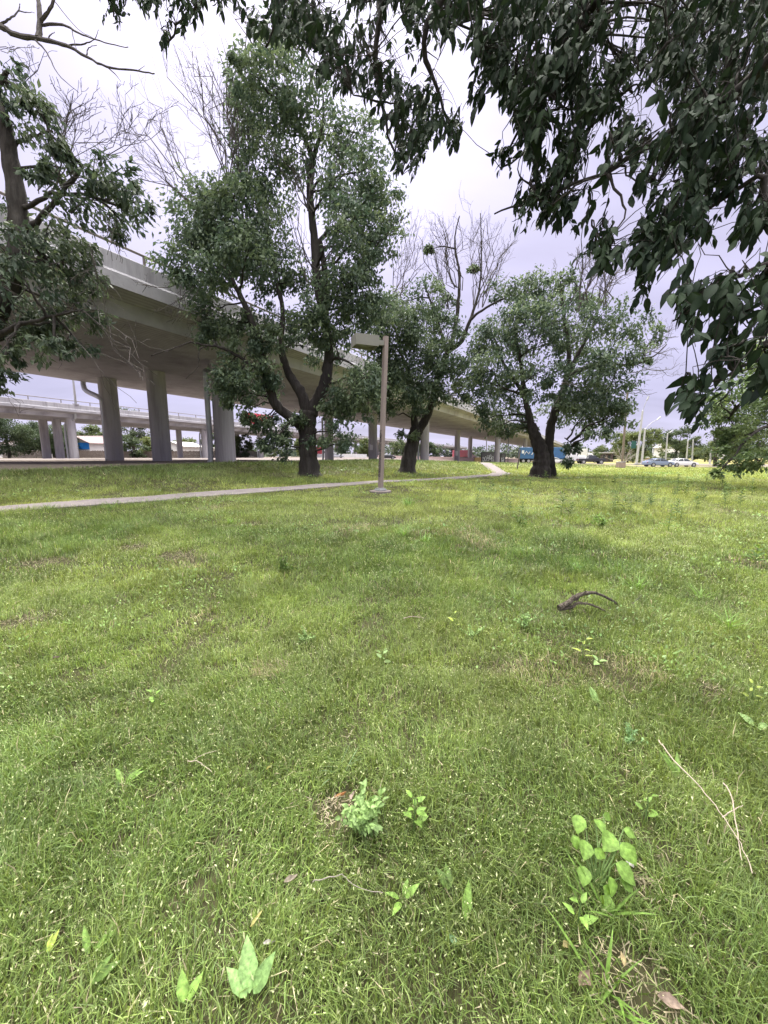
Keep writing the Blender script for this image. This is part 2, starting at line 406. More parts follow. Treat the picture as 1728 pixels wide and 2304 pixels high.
def build_ground():
    def axis(lo, hi, c0, c1, fine):
        a = list(np.arange(c0, c1 + 1e-6, fine)); s = fine; x = c1
        while x < hi: s *= 1.13; x += s; a.append(x)
        s = fine; x = c0
        while x > lo: s *= 1.13; x -= s; a.insert(0, x)
        return np.array(a)
    xs = axis(-900, 900, -16, 16, .2); ys = axis(-150, 1500, -1, 26, .2)
    X, Y = np.meshgrid(xs, ys); Z = terrain(X, Y)
    v = np.column_stack([X.ravel(), Y.ravel(), Z.ravel()]); nx, ny = len(xs), len(ys)
    i = np.arange(nx * ny).reshape(ny, nx)
    a, b, c, d = i[:-1, :-1].ravel(), i[:-1, 1:].ravel(), i[1:, 1:].ravel(), i[1:, :-1].ravel()
    tris = np.vstack([np.column_stack([a, b, c]), np.column_stack([a, c, d])])
    x, y = v[:, 0], v[:, 1]
    dm = dirt_mask(x, y)[:, None]
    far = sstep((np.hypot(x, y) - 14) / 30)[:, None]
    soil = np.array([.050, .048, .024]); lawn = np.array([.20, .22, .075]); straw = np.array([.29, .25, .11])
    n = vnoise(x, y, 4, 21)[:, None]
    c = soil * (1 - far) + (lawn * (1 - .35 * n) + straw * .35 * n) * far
    y66 = (sstep((y - 44) / 14) * sstep((x - 8) / 8))[:, None]
    c = c * (1 - .6 * y66) + straw * .6 * y66
    dirt = np.array([.215, .18, .15]) * (.8 + .4 * n)
    c = c * (1 - dm) + dirt * dm
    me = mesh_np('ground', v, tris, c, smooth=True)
    m = bpy.data.materials.new('soil_and_turf'); N, L, B = nodes_of(m)
    at = N.new('ShaderNodeAttribute'); at.attribute_name = 'col'
    tc = N.new('ShaderNodeTexCoord'); nz = N.new('ShaderNodeTexNoise'); nz.inputs['Scale'].default_value = 9; nz.inputs['Detail'].default_value = 8
    L.new(tc.outputs['Object'], nz.inputs['Vector'])
    mr = N.new('ShaderNodeMapRange'); mr.inputs['To Min'].default_value = .55; mr.inputs['To Max'].default_value = 1.45; L.new(nz.outputs['Fac'], mr.inputs['Value'])
    sc = N.new('ShaderNodeVectorMath'); sc.operation = 'SCALE'; L.new(at.outputs['Color'], sc.inputs[0]); L.new(mr.outputs[0], sc.inputs['Scale'])
    L.new(sc.outputs['Vector'], B.inputs['Base Color']); B.inputs['Roughness'].default_value = .95; B.inputs['Specular IOR Level'].default_value = .1
    bp = N.new('ShaderNodeBump'); bp.inputs['Strength'].default_value = .5; bp.inputs['Distance'].default_value = .03; L.new(nz.outputs['Fac'], bp.inputs['Height']); L.new(bp.outputs['Normal'], B.inputs['Normal'])
    tag(link('ground', me, m), kind='structure')
build_ground()
strip('road', ROADL, 4.6, M['street'], .05, seg=4)
strip('service_lane', LANE, 2.2, M['street'], .05, seg=3)
# concrete street between and beyond the two overpasses
SL = np.array([D1 * p + N1 * 56 for p in np.arange(-60, 150, 4.0)])
strip('street', SL, 13.0, M['street'], .05, seg=8)

# ------------------------------------------------------------------ grass
BALD = [(*G(u, v)[:2], r) for u, v, r in ((748, 1835, .10), (1430, 2262, .11), (300, 1235, .22), (400, 1250, .25), (90, 1270, .25), (1440, 2000, .06), (1610, 1560, .08), (700, 1070, .55), (920, 1064, .5), (1222, 1074, .7), (60, 1400, .2))]
def grass():
    V, T, C = [], [], []; nv = 0
    # y0, y1, per m2, height, width, segments
    rings = [(.15, 1.2, 25000, .085, .0032, 2), (1.2, 2.4, 18000, .088, .0037, 2), (2.4, 4, 10500, .088, .0048, 2), (4, 7, 4600, .09, .0070, 2),
             (7, 12, 2000, .095, .011, 1), (12, 20, 700, .10, .019, 1), (20, 36, 200, .12, .036, 1), (36, 66, 34, .13, .065, 1)]
    for y0, y1, dens, H, Wd, seg in rings:
        hw = 1.12 * y1 + 3.2
        n = int(dens * (y1 - y0) * 2 * hw)
        x = RNG.uniform(-hw, hw, n); y = RNG.uniform(y0, y1, n)
        keep = (np.abs(x) < 1.12 * y + 1.0) | ((np.abs(x) < 1.12 * y + 3.2) & (RNG.uniform(0, 1, n) < .45))
        x, y = x[keep], y[keep]
        # tufts: thin out by noise
        tuft = vnoise(x, y, .16 if y1 < 8 else .5, 31) * .5 + vnoise(x, y, .6 if y1 < 8 else 2.2, 32) * .5
        bare = vnoise(x, y, .8, 33) - .10 * sstep((y - 5) / 6)
        fine = vnoise(x, y, .07 if y1 < 5 else .25, 37)
        keep = RNG.uniform(0, 1, len(x)) < np.clip(.10 + 1.1 * tuft + .7 * (fine - .35), 0.04, 1) * (1 - .6 * sstep((bare - .80) / .12))
        for bx, by, br in BALD:
            keep &= ~((np.hypot(x - bx, y - by) < br * (.6 + .8 * vnoise(x, y, .08, 61))) & (RNG.uniform(0, 1, len(x)) < .88))
        x, y, tuft, bare = x[keep], y[keep], tuft[keep], bare[keep]
        if y1 > 5:
            pd = path_dist(x, y)
            over = PATH_W - .04 - .30 * vnoise(x, y, .4, 36) * sstep((vnoise(x, y, 2.2, 38) - .25) / .4)
            dm = dirt_mask(x, y)
            keep = (pd > over) & (RNG.uniform(0, 1, len(x)) > dm * 1.05 - .02)
            if y1 > 36:
                keep &= (line_dist(ROADL, x, y) > 4.8) & (line_dist(LANE, x, y) > 2.4)
            x, y, tuft, bare = x[keep], y[keep], tuft[keep], bare[keep]
        n = len(x); z = terrain(x, y) - .004
        base = np.column_stack([x, y, z])
        rough = sstep((vnoise(x, y, 2.6, 35) - .55) / .3)
        berm = sstep(((y - x) / math.sqrt(2) - 13) / 4)
        h = H * RNG.uniform(.5, 1.3, n) * (.42 + 1.05 * tuft) * (1 + .5 * rough + .7 * berm * (y > 7))
        fa = vnoise(x, y, .45 if y1 < 8 else 1.5, 34) * 9.0 + RNG.normal(0, 1.5, n)
        ld = np.column_stack([np.cos(fa), np.sin(fa), np.zeros(n)])
        lean = RNG.uniform(.2, 1.45, n)
        yaw = RNG.uniform(0, 2 * np.pi, n); side = np.column_stack([np.cos(yaw), np.sin(yaw), np.zeros(n)])
        w = Wd * RNG.uniform(.6, 1.3, n)
        up = np.array([0, 0, 1.])
        tip = base + (ld * lean[:, None] * .75 + up * (1.05 - .45 * lean)[:, None]) * h[:, None]
        # colour: green to straw, by patch and by blade
        pn = vnoise(x, y, 2.3, 41) * .6 + vnoise(x, y, .7, 42) * .4
        green = np.array([.137, .212, .060]); yel = np.array([.335, .395, .120]); deep = np.array([.065, .140, .036]); straw = np.array([.50, .44, .28])
        r = RNG.uniform(0, 1, n)
        t = np.clip(-.16 - .20 * sstep((3.2 - y) / 2) + .80 * pn + .45 * (r - .5) + .55 * sstep((y - 3.5) / 9) + .25 * (tuft - .5), 0, 1)[:, None]
        c = green * (1 - t) + yel * t
        dd = (sstep((rough - .3) / .5) * .45 * (RNG.uniform(0, 1, n) < .7))[:, None]
        c = c * (1 - dd) + deep * dd
        bm = (berm * .80 * (1 - np.exp(-np.maximum(0, (y - x) / math.sqrt(2) - 13.5) / 3)))[:, None]
        c = c * (1 - bm) + np.array([.105, .155, .062]) * bm
        st = (RNG.uniform(0, 1, n) < .025 + .30 * (bare > .80) + .10 * sstep((y - 40) / 20))[:, None]
        c = np.where(st, straw * (.6 + .5 * r[:, None]), c) * (RNG.uniform(.50, 1.45, n) * (.74 + .5 * vnoise(x, y, .35, 44)))[:, None]
        if seg == 2:
            mid = base + (ld * lean[:, None] * .22 + up * (.62 - .10 * lean)[:, None]) * h[:, None]
            vv = np.stack([base - side * w[:, None] * .5, base + side * w[:, None] * .5, mid - side * w[:, None] * .45, mid + side * w[:, None] * .45, tip], 1)
            idx = nv + np.arange(n)[:, None] * 5
            tt = np.concatenate([idx + [0, 1, 3], idx + [0, 3, 2], idx + [2, 3, 4]])
            k = 5
        else:
            vv = np.stack([base - side * w[:, None] * .5, base + side * w[:, None] * .5, tip], 1)
            idx = nv + np.arange(n)[:, None] * 3
            tt = idx + [0, 1, 2]; k = 3
        V.append(vv.reshape(-1, 3)); T.append(tt); C.append(np.repeat(c, k, 0)); nv += n * k
        # pale seed heads on some of the blades
        if y1 <= 12.1:
            m = RNG.uniform(0, 1, n) < (.13 if y1 < 4.1 else .10) * np.where(vnoise(x, y, .9, 43) > .45, 1.6, .25)
            b = tip[m]; mm = len(b); dirv = tip[m] - base[m]; dirv /= np.linalg.norm(dirv, axis=1, keepdims=True)
            dirv += RNG.normal(0, .45, (mm, 3)); ln = RNG.uniform(.005, .011, mm) * (1 if y1 < 4.1 else 1.6); ww = ln * .32
            s2 = RNG.normal(0, 1, (mm, 3)); s2 /= np.linalg.norm(s2, axis=1, keepdims=True)
            vv = np.stack([b, b + dirv * ln[:, None] * .5 + s2 * ww[:, None], b + dirv * ln[:, None], b + dirv * ln[:, None] * .5 - s2 * ww[:, None]], 1)
            idx = nv + np.arange(mm)[:, None] * 4
            T.append(np.concatenate([idx + [0, 1, 2], idx + [0, 2, 3]])); V.append(vv.reshape(-1, 3)); nv += mm * 4
            sc_ = np.array([.58, .62, .34]) * RNG.uniform(.7, 1.2, mm)[:, None]
            C.append(np.repeat(sc_, 4, 0))
    # dead thatch lying on the bald spots and between the tufts
    px, py = [], []
    for bx, by, br in BALD:
        m = int(200 * (br / .12) ** 1.2); px.append(bx + RNG.normal(0, br * .7, m)); py.append(by + RNG.normal(0, br * .7, m))
    m = 7000; yy = RNG.uniform(.4, 9, m); px.append(RNG.uniform(-1, 1, m) * (1.12 * yy + 1)); py.append(yy)
    x, y = np.concatenate(px), np.concatenate(py); k_ = path_dist(x, y) > PATH_W; x, y = x[k_], y[k_]
    n = len(x); z = terrain(x, y) + RNG.uniform(.004, .05, n); a = RNG.uniform(0, 6.28, n); ln = RNG.uniform(.015, .05, n); w = RNG.uniform(.0009, .0022, n) * (1 + y / 6)
    d = np.column_stack([np.cos(a), np.sin(a), RNG.normal(0, .25, n)]); s_ = np.column_stack([-np.sin(a), np.cos(a), np.zeros(n)]); b = np.column_stack([x, y, z])
    vv = np.stack([b - s_ * w[:, None], b + s_ * w[:, None], b + d * ln[:, None]], 1)
    T.append(nv + np.arange(n)[:, None] * 3 + [0, 1, 2]); V.append(vv.reshape(-1, 3)); nv += n * 3
    C.append(np.repeat(np.array([.36, .31, .20]) * RNG.uniform(.5, 1.25, n)[:, None], 3, 0))
    # low broad leaved growth in patches through the turf
    n = 60000
    y = RNG.uniform(1.9, 24, n); x = RNG.uniform(-1, 1, n) * (1.12 * y + 1.2)
    pn = vnoise(x, y, 1.1, 51) * .6 + vnoise(x, y, .3, 52) * .4
    keep = (RNG.uniform(0, 1, n) < sstep((pn - .55) / .14)) & (path_dist(x, y) > PATH_W) & (dirt_mask(x, y) < .3)
    x, y = x[keep], y[keep]; n = len(x); z = terrain(x, y); h = RNG.uniform(.03, .09, n)
    a = RNG.uniform(0, 6.28, n); d = np.column_stack([np.cos(a), np.sin(a), RNG.uniform(.1, 1.0, n)])
    nr = np.column_stack([-.5 * np.cos(a), -.5 * np.sin(a), np.ones(n)])
    ln = RNG.uniform(.016, .036, n) * (.75 + y / 8); pos = np.column_stack([x, y, z + h * (1 + y / 30)])
    s_ = unit(np.cross(unit(d), nr)); d = unit(d); wd = ln * RNG.uniform(.3, .6, n)
    vv = np.stack([pos, pos + d * ln[:, None] * .45 + s_ * wd[:, None] * .5, pos + d * ln[:, None], pos + d * ln[:, None] * .45 - s_ * wd[:, None] * .5], 1)
    idx = nv + np.arange(n)[:, None] * 4
    T.append(np.concatenate([idx + [0, 1, 2], idx + [0, 2, 3]])); V.append(vv.reshape(-1, 3)); nv += n * 4
    kk = vnoise(x, y, 1.6, 53)[:, None]
    C.append(np.repeat((np.array([.10, .20, .055]) * (1 - kk) + np.array([.22, .34, .085]) * kk) * RNG.uniform(.75, 1.25, n)[:, None], 4, 0))
    me = mesh_np('grass', np.vstack(V), np.vstack(T), np.vstack(C))
    tag(link('grass', me, M['grass']), 'sunlit green lawn grass with pale seed heads around the path', 'grass', kind='stuff')
grass()
# ------------------------------------------------------------------ leaves
def leaf_arrays(pos, d, nrm, Ln, Wd, detail):
    n = len(pos); d = unit(d); s = unit(np.cross(d, nrm)); u = unit(np.cross(s, d))
    Ln = Ln[:, None]; Wd = Wd[:, None]
    if detail == 1:
        vv = np.stack([pos, pos + d * Ln * .42 + s * Wd * .5 + u * Wd * .12, pos + d * Ln - u * Ln * .12, pos + d * Ln * .42 - s * Wd * .5 + u * Wd * .12], 1)
        idx = np.arange(n)[:, None] * 4
        return vv.reshape(-1, 3), np.concatenate([idx + [0, 1, 2], idx + [0, 2, 3]]), 4
    def at(t, w, lift): return pos + d * Ln * t + s * Wd * w - u * Ln * (.30 * t * t) + u * Wd * lift
    vv = np.stack([at(0, 0, 0), at(.16, .34, .10), at(.16, 0, 0), at(.16, -.34, .10), at(.44, .5, .14), at(.44, 0, 0), at(.44, -.5, .14), at(.74, .31, .09), at(.74, 0, 0), at(.74, -.31, .09), at(1, 0, 0)], 1)
    f = [(0, 1, 2), (0, 2, 3), (1, 4, 5), (1, 5, 2), (2, 5, 6), (2, 6, 3), (4, 7, 8), (4, 8, 5), (5, 8, 9), (5, 9, 6), (7, 10, 8), (8, 10, 9)]
    idx = np.arange(n)[:, None] * 11
    return vv.reshape(-1, 3), np.concatenate([idx + list(t) for t in f]), 11

def leaves_mesh(name, pos, d, nrm, Ln, Wd, col, detail, mt, parent):
    v, t, k = leaf_arrays(pos, d, nrm, Ln, Wd, detail)
    cc = np.repeat(col, k, 0)
    if detail == 2:      # lighter midrib, slightly uneven blade
        rib = np.tile(np.array([1.3, .95, 1.3, .95, .92, 1.25, .92, .95, 1.2, .95, 1.1]), len(pos))
        cc = cc * (rib * RNG.uniform(.88, 1.12, len(rib)))[:, None]
    me = mesh_np(name, v, t, cc, smooth=False)
    return link(name, me, mt, parent)

GREEN_A = np.array([.066, .102, .066]); GREEN_B = np.array([.175, .228, .120])

def clump_leaves(clumps, L, per, wind=(-.15, 0, -.55), ga=GREEN_A, gb=GREEN_B, fill=1.0, light=.25):
    """clumps: list of (centre, (rx, ry, rz)); leaves gather round twig tips inside each clump"""
    Ps, Ds, Ns, Ls, Cs = [], [], [], [], []
    tips = []
    for c, r in clumps:
        c = np.array(c); r = np.array(r)
        vol = (r[0] * r[1] * r[2]) ** (1 / 3)
        k = max(5, int(13 * fill * (vol / .9) ** 1.6))
        a = unit(RNG.normal(0, 1, (k, 3))) * (RNG.uniform(.15, 1, (k, 1)) ** .45)
        sub = c + a * r
        tips.append(sub)
        tone = np.clip(RNG.normal(light + .05, .32, k), 0, 1)
        for s, a_, tn in zip(sub, a, tone):
            n = int(per * RNG.uniform(.6, 1.4))
            sg = vol * RNG.uniform(.16, .30)
            p = s + RNG.normal(0, 1, (n, 3)) * [sg, sg, sg * .75]
            d = RNG.normal(0, .55, (n, 3)) + np.array(wind) + a_ * .35
            Ps.append(p); Ds.append(d); Ns.append(RNG.normal(0, .55, (n, 3)) + [0, -.15, 1]); Ls.append(L * RNG.uniform(.65, 1.25, n))
            t = np.clip(tn + RNG.normal(0, .14, n), 0, 1)[:, None]
            Cs.append((ga * (1 - t) + gb * t) * RNG.uniform(.8, 1.2, n)[:, None])
    return [np.concatenate(a) for a in (Ps, Ds, Ns, Ls, Cs)], tips

def bez(a, b, sag=.0, n=5, wob=.06):
    a, b = np.array(a, float), np.array(b, float); L = np.linalg.norm(b - a)
    t = np.linspace(0, 1, n)[:, None]
    p = a * (1 - t) + b * t
    p[:, 2] += (np.sin(t[:, 0] * np.pi) * sag * L)
    p[1:-1] += RNG.normal(0, wob * L * .35, (n - 2, 3))
    return p

def spray(mb, a, b, r, level, wob=.08, up=.25, kids=5, n=6, sides=4):
    """a bare bough from a to b that keeps forking into finer twigs"""
    p = bez(a, b, RNG.uniform(-.05, .08), n, wob)
    mb.tube(p, np.linspace(r, max(r * .35, .004), n), sides, cap=False)
    if level <= 0: return
    L = np.linalg.norm(np.array(b) - a)
    for k in range(kids):
        t = RNG.uniform(.25, .95); f = t * (n - 1); i = int(min(f, n - 2)); q = p[i] * (1 - (f - i)) + p[i + 1] * (f - i)
        d = unit(p[min(i + 1, n - 1)] - p[i]) + RNG.normal(0, .52, 3) + [0, 0, up * RNG.uniform(.2, 1)]
        spray(mb, q, q + unit(d) * L * RNG.uniform(.22, .50) * (1.15 - .5 * t), max(r * .5 * (1 - .4 * t), .004), level - 1, wob, up, max(2, kids - 2), max(4, n - 1), sides)

def grow(mb, pts, r0, r1, sides=8, wob=.0):
    pts = np.array(pts, float)
    n = max(6, len(pts) * 4)
    s = np.concatenate([[0], np.cumsum(np.linalg.norm(np.diff(pts, axis=0), axis=1))])
    L = smooth_line3(pts)
    s = np.linspace(0, 1, len(L))
    rad = r1 + (r0 - r1) * (1 - s) ** 1.5
    if wob > 0:
        L[1:] += RNG.normal(0, wob, L[1:].shape)
        rad = rad * (1 + RNG.normal(0, .05, len(L)))
    mb.tube(L, rad, sides)
    return L

def smooth_line3(pts, per=5):
    pts = np.array(pts, float); out = []
    for i in range(len(pts) - 1):
        p0 = pts[max(i - 1, 0)]; p1 = pts[i]; p2 = pts[i + 1]; p3 = pts[min(i + 2, len(pts) - 1)]
        for t in np.linspace(0, 1, per, endpoint=False):
            out.append(.5 * ((2 * p1) + (-p0 + p2) * t + (2 * p0 - 5 * p1 + 4 * p2 - p3) * t * t + (-p0 + 3 * p1 - 3 * p2 + p3) * t ** 3))
    return np.vstack(out + [pts[-1:]])

def tree(name, label, base, trunk, flare, limbs, clumps, sprays, L, per, wind=(-.15, 0, -.55), depth=2.2, ga=GREEN_A, gb=GREEN_B, detail=1, group=None, leafw=.48, fill=1.0, dead='bark_grey', light=.25, leafmat='leaf'):
    """base: ground point; trunk, limbs: pixel paths (u, v, depth offset) with radii; clumps: (u, v, ru, rv[, depth offset])"""
    Y = base[1]
    root = thing(name, label, 'tree', base, 0, group)
    mb = MB(); lines = []
    # trunk with a flared foot
    tp = [P(u, v, Y + dy) for u, v, dy in trunk[0]]
    tp[0] = np.array([base[0], base[1], base[2] - .15])
    Lr = smooth_line3(tp, 6); s = np.linspace(0, 1, len(Lr)); rad = trunk[1] + (trunk[2] - trunk[1]) * s + flare * np.exp(-s * 9)
    rad = rad * (1 + .06 * np.sin(np.arange(len(rad)) * 1.7))
    n0 = len(mb.v); mb.tube(Lr, rad, 14)
    vv = np.array(mb.v); cen = np.repeat(Lr, 14, 0)[:len(vv) - n0]
    dv = vv[n0:n0 + len(cen)] - cen; ang = np.tile(np.arange(14), len(Lr))[:len(cen)]
    vv[n0:n0 + len(cen)] = cen + dv * (1 + .10 * np.sin(ang * 2.3 + 1) * np.exp(-np.repeat(s, 14)[:len(cen)] * 4) + RNG.normal(0, .03, len(cen)))[:, None]
    mb.v = [tuple(a) for a in vv.tolist()]
    lines.append(Lr)
    for pts, r0, r1 in limbs:
        q = [P(u, v, Y + dy) for u, v, dy in pts]
        lines.append(grow(mb, q, r0, r1, 8, .012))
    sk = np.vstack([l[2:] for l in lines])
    cl = []
    for c in clumps:
        u, v, ru, rv = c[:4]
        dy = c[4] if len(c) > 4 else RNG.uniform(-depth * 1.15, depth * .6)
        y = Y + dy; m = y / F
        cl.append((P(u, v, y), (ru * m, min(ru, rv) * m * .9 + .15, rv * m * .95)))
    br = MB()
    if cl:
        (p, d, nn, ln, cc), tips = clump_leaves(cl, L, per, wind, ga, gb, fill, light)
        for (c, r), tp_ in zip(cl, tips):
            i = np.argmin(np.linalg.norm((sk - c) * [1, 1, 1.0] + [0, 0, 0], axis=1) + .25 * np.maximum(0, sk[:, 2] - c[2] + .3))
            a = sk[i]; l = np.linalg.norm(c - a); rr = np.clip(.018 * l + .02, .02, .09)
            pl = bez(a, c, .06, 6, .08); br.tube(pl, np.linspace(rr, .014, 6), 5, cap=False)
            for t in tp_[::2]:
                j = RNG.integers(2, 6); br.tube(bez(pl[j], t, .04, 4, .08), np.linspace(.014, .005, 4), 3, cap=False)
        leaves_mesh('crown', p, d, nn, ln, ln * leafw, cc, detail, M[leafmat], root)
    n1 = len(mb.v); mb.v += br.v; mb.f += [tuple(i + n1 for i in f) for f in br.f]
    mb.build('trunk', M['bark'], root, smooth=True)
    if sprays:
        db = MB()
        for sp in sprays:
            (u0, v0), (u1, v1), n, su, sv, r, lv, kids = sp[:8]
            dy0 = sp[8] if len(sp) > 8 else 0
            for k in range(n):
                dy = dy0 + RNG.uniform(-1, 1) * .5; tdy = dy0 + RNG.uniform(-1, 1) * depth * .6
                a = P(u0 + RNG.uniform(-.35, .35) * su, v0 + RNG.uniform(-.2, .2) * sv, Y + dy)
                b = P(u1 + RNG.uniform(-1, 1) * su, v1 + RNG.uniform(-1, 1) * sv, Y + tdy)
                spray(db, a, b, r * RNG.uniform(.55, 1.0), lv, .15, .35, kids)
        db.build('dead_branches', M[dead], root)
    return root

# ------------------------------------------------------------------ the big forked tree beside the path
B1 = G(695, 1070)
tree('tree', 'large forked tree on the grass bank left of the lamp post, bare twigs on top', B1,
     ([(695, 1070, 0), (694, 1035, 0), (692, 990, 0), (692, 955, 0), (694, 925, 0)], .40, .40), .34,
     [([(690, 962, 0), (668, 950, -.2), (622, 912, -.6), (607, 873, -.8), (597, 836, -.9), (588, 790, -1.0), (578, 750, -1.1), (557, 700, -1.0), (532, 648, -.8), (505, 600, -.5), (470, 560, 0), (445, 530, .4)], .27, .08),
      ([(692, 930, 0), (678, 885, 0), (655, 850, .1), (638, 808, .2), (632, 770, .3), (636, 705, .5), (628, 655, .7), (606, 560, 1.0), (596, 480, 1.2)], .27, .07),
      ([(700, 935, 0), (706, 915, 0), (722, 884, -.1), (733, 850, -.1), (740, 803, 0), (734, 742, 0), (723, 680, 0), (714, 633, 0), (709, 568, .1), (703, 500, .1), (698, 434, .2), (700, 380, .3), (704, 355, .3)], .30, .15),
      ([(732, 735, 0), (732, 633, .4), (728, 590, .5), (718, 540, .6)], .16, .12),
      ([(704, 358, .3), (680, 300, .4), (655, 230, .6), (640, 150, .7)], .12, .03),
      ([(704, 358, .3), (722, 300, .1), (728, 240, 0), (722, 180, 0)], .11, .03),
      ([(736, 820, 0), (756, 806, -.5), (785, 815, -.9), (823, 845, -1.2)], .10, .03),
      ([(735, 862, 0), (752, 862, -.3), (778, 850, -.5), (795, 855, -.6)], .08, .025),
      ([(600, 842, -.9), (571, 826, -1.2), (540, 803, -1.4), (495, 781, -1.6), (466, 778, -1.8), (430, 771, -2), (385, 785, -2.3), (340, 800, -2.5)], .10, .02),
      ([(466, 779, -1.8), (448, 790, -1.9), (445, 825, -2), (418, 852, -2.1)], .03, .012)],
     [(490, 490, 85, 70), (430, 560, 70, 60), (555, 470, 60, 65), (395, 600, 42, 42), (600, 555, 70, 60, 1.5), (505, 580, 80, 60, .8), (462, 445, 55, 35), (530, 430, 50, 40), (455, 640, 45, 22, 1.0),
      (610, 430, 55, 60), (560, 330, 42, 50), (545, 230, 36, 50), (600, 270, 55, 60), (655, 335, 55, 50), (640, 190, 60, 60), (550, 160, 30, 35), (715, 250, 60, 60), (660, 90, 60, 50),
      (800, 440, 55, 85), (835, 375, 42, 45), (870, 470, 40, 55), (800, 560, 65, 60), (845, 610, 42, 45), (780, 660, 70, 50), (765, 400, 40, 60), (775, 510, 50, 50), (860, 540, 40, 40), (815, 310, 40, 40), (770, 320, 40, 50),
      (510, 735, 58, 34, -.8), (580, 715, 55, 34, -.6), (545, 855, 55, 42, -1.2), (520, 820, 45, 35, -1.0), (485, 700, 45, 35, -.8), (590, 890, 45, 25, 1.2), (640, 730, 45, 30, .9), (610, 660, 40, 30, 1.2), (665, 640, 45, 40, 1.3),
      (720, 730, 50, 42, -1.1), (785, 720, 60, 55, -.6), (700, 700, 48, 40, -1.3), (760, 770, 50, 30, .8), (790, 640, 60, 50),
      (800, 870, 52, 42, -1.2), (745, 905, 36, 36, -.8), (765, 965, 34, 40, -.9), (708, 1000, 28, 22, -.7), (640, 1008, 32, 26, -.5), (598, 962, 34, 26, -.5), (680, 950, 30, 20, -.7), (655, 960, 30, 20, .5), (830, 910, 30, 30, -1.2), (790, 1000, 26, 22, -.9), (520, 520, 80, 70), (440, 500, 50, 60), (470, 600, 70, 50), (560, 560, 60, 50), (610, 600, 50, 50, 1.0), (690, 780, 40, 34, 1.4), (820, 500, 50, 60), (840, 690, 40, 40), (745, 760, 44, 34, -1.2), (560, 790, 40, 30, -1.2), (575, 860, 44, 34, -1.2), (560, 920, 34, 24, -1), (590, 380, 50, 50), (590, 200, 60, 60), (820, 850, 44, 40, -1.2), (770, 900, 40, 40, -1.0), (600, 1000, 20, 16, -.6), (530, 890, 36, 24, -1.2), (603, 945, 34, 20, -.8), (572, 955, 22, 18, -.9), (625, 985, 30, 20, -.7), (560, 740, 60, 34, -1.0), (480, 760, 34, 24, -1.0), (620, 760, 40, 28, -1.0), (520, 860, 50, 34, -1.3), (600, 840, 36, 28, -1.4)],
     [((530, 450), (440, 130), 15, 100, 50, .042, 2, 6, -.3), ((450, 450), (320, 300), 9, 75, 90, .036, 2, 6, -.3), ((560, 430), (510, 180), 4, 35, 50, .04, 2, 5, 1.2), ((700, 470), (650, 330), 8, 60, 50, .035, 2, 4, -.4), ((705, 640), (680, 480), 5, 50, 40, .035, 1, 4, -.4), ((720, 640), (760, 480), 5, 40, 40, .035, 1, 4, -.4), ((715, 470), (780, 300), 4, 50, 50, .035, 2, 4, .4),
      ((440, 640), (370, 690), 7, 50, 60, .028, 2, 5, -.8), ((560, 160), (535, 30), 2, 25, 30, .03, 1, 3, .4), ((470, 700), (430, 740), 4, 30, 40, .02, 2, 4, -1), ((850, 560), (915, 470), 3, 25, 35, .03, 2, 4, .2), ((760, 820), (790, 800), 3, 40, 40, .02, 1, 4, -.6)],
     .20, 57, (-.25, 0, -.5), 2.2)

# ------------------------------------------------------------------ second and third trees
B2 = G(915, 1063)
tree('tree', 'leaning tree with a bare twiggy top, seen just right of the lamp post', B2,
     ([(915, 1063, 0), (922, 1025, 0), (931, 985, 0), (940, 962, 0)], .42, .38), .22,
     [([(936, 968, 0), (931, 940, 0), (933, 905, 0), (925, 860, .2), (905, 800, .5), (890, 740, .6)], .24, .08),
      ([(940, 966, 0), (957, 945, 0), (972, 905, 0), (985, 850, -.1), (1003, 800, -.1), (1018, 765, 0), (1028, 710, 0), (1033, 655, 0), (1032, 604, .1), (1024, 560, .2), (1025, 524, .2), (1034, 486, .3)], .28, .03),
      ([(1010, 790, 0), (1040, 766, -.3), (1058, 722, -.5), (1093, 693, -.7), (1141, 669, -.9)], .16, .05),
      ([(1040, 765, -.3), (1065, 700, 0), (1080, 640, .2), (1083, 560, .4), (1081, 480, .5)], .11, .025),
      ([(1005, 800, 0), (990, 740, .4), (970, 680, .8), (955, 640, 1)], .12, .05)],
     [(870, 765, 55, 50), (920, 725, 50, 42), (962, 665, 42, 34), (905, 682, 36, 34), (945, 800, 70, 50), (872, 850, 50, 50), (960, 860, 50, 40), (1015, 830, 42, 36), (1005, 750, 34, 34), (882, 905, 34, 24), (990, 880, 42, 26), (915, 880, 48, 34), (860, 700, 40, 40), (1000, 690, 26, 26), (850, 800, 40, 40), (1030, 890, 30, 18), (960, 740, 40, 36), (920, 980, 22, 12, -.6), (1062, 610, 10, 12, .4), (965, 560, 8, 8, .5), (900, 840, 46, 40, -1.4), (850, 740, 40, 46), (935, 900, 44, 26, -1.2), (985, 800, 40, 40, -1.2), (840, 860, 40, 40), (1040, 840, 30, 34), (900, 760, 50, 40, -1.2), (870, 930, 24, 14, -1)],
     [((1033, 650), (1005, 495), 8, 38, 22, .035, 2, 6), ((1075, 690), (1095, 495), 8, 38, 30, .035, 2, 6), ((1085, 660), (1150, 580), 5, 22, 45, .04, 2, 5), ((900, 660), (925, 530), 9, 45, 50, .03, 2, 6, .2), ((1000, 700), (970, 540), 4, 30, 40, .035, 2, 5, .6), ((860, 680), (940, 640), 3, 50, 30, .03, 2, 4), ((1000, 880), (1040, 900), 5, 30, 30, .022, 1, 4, -.6), ((930, 800), (960, 800), 6, 60, 70, .02, 1, 4)],
     .20, 68, (-.2, 0, -.45), 2.2)

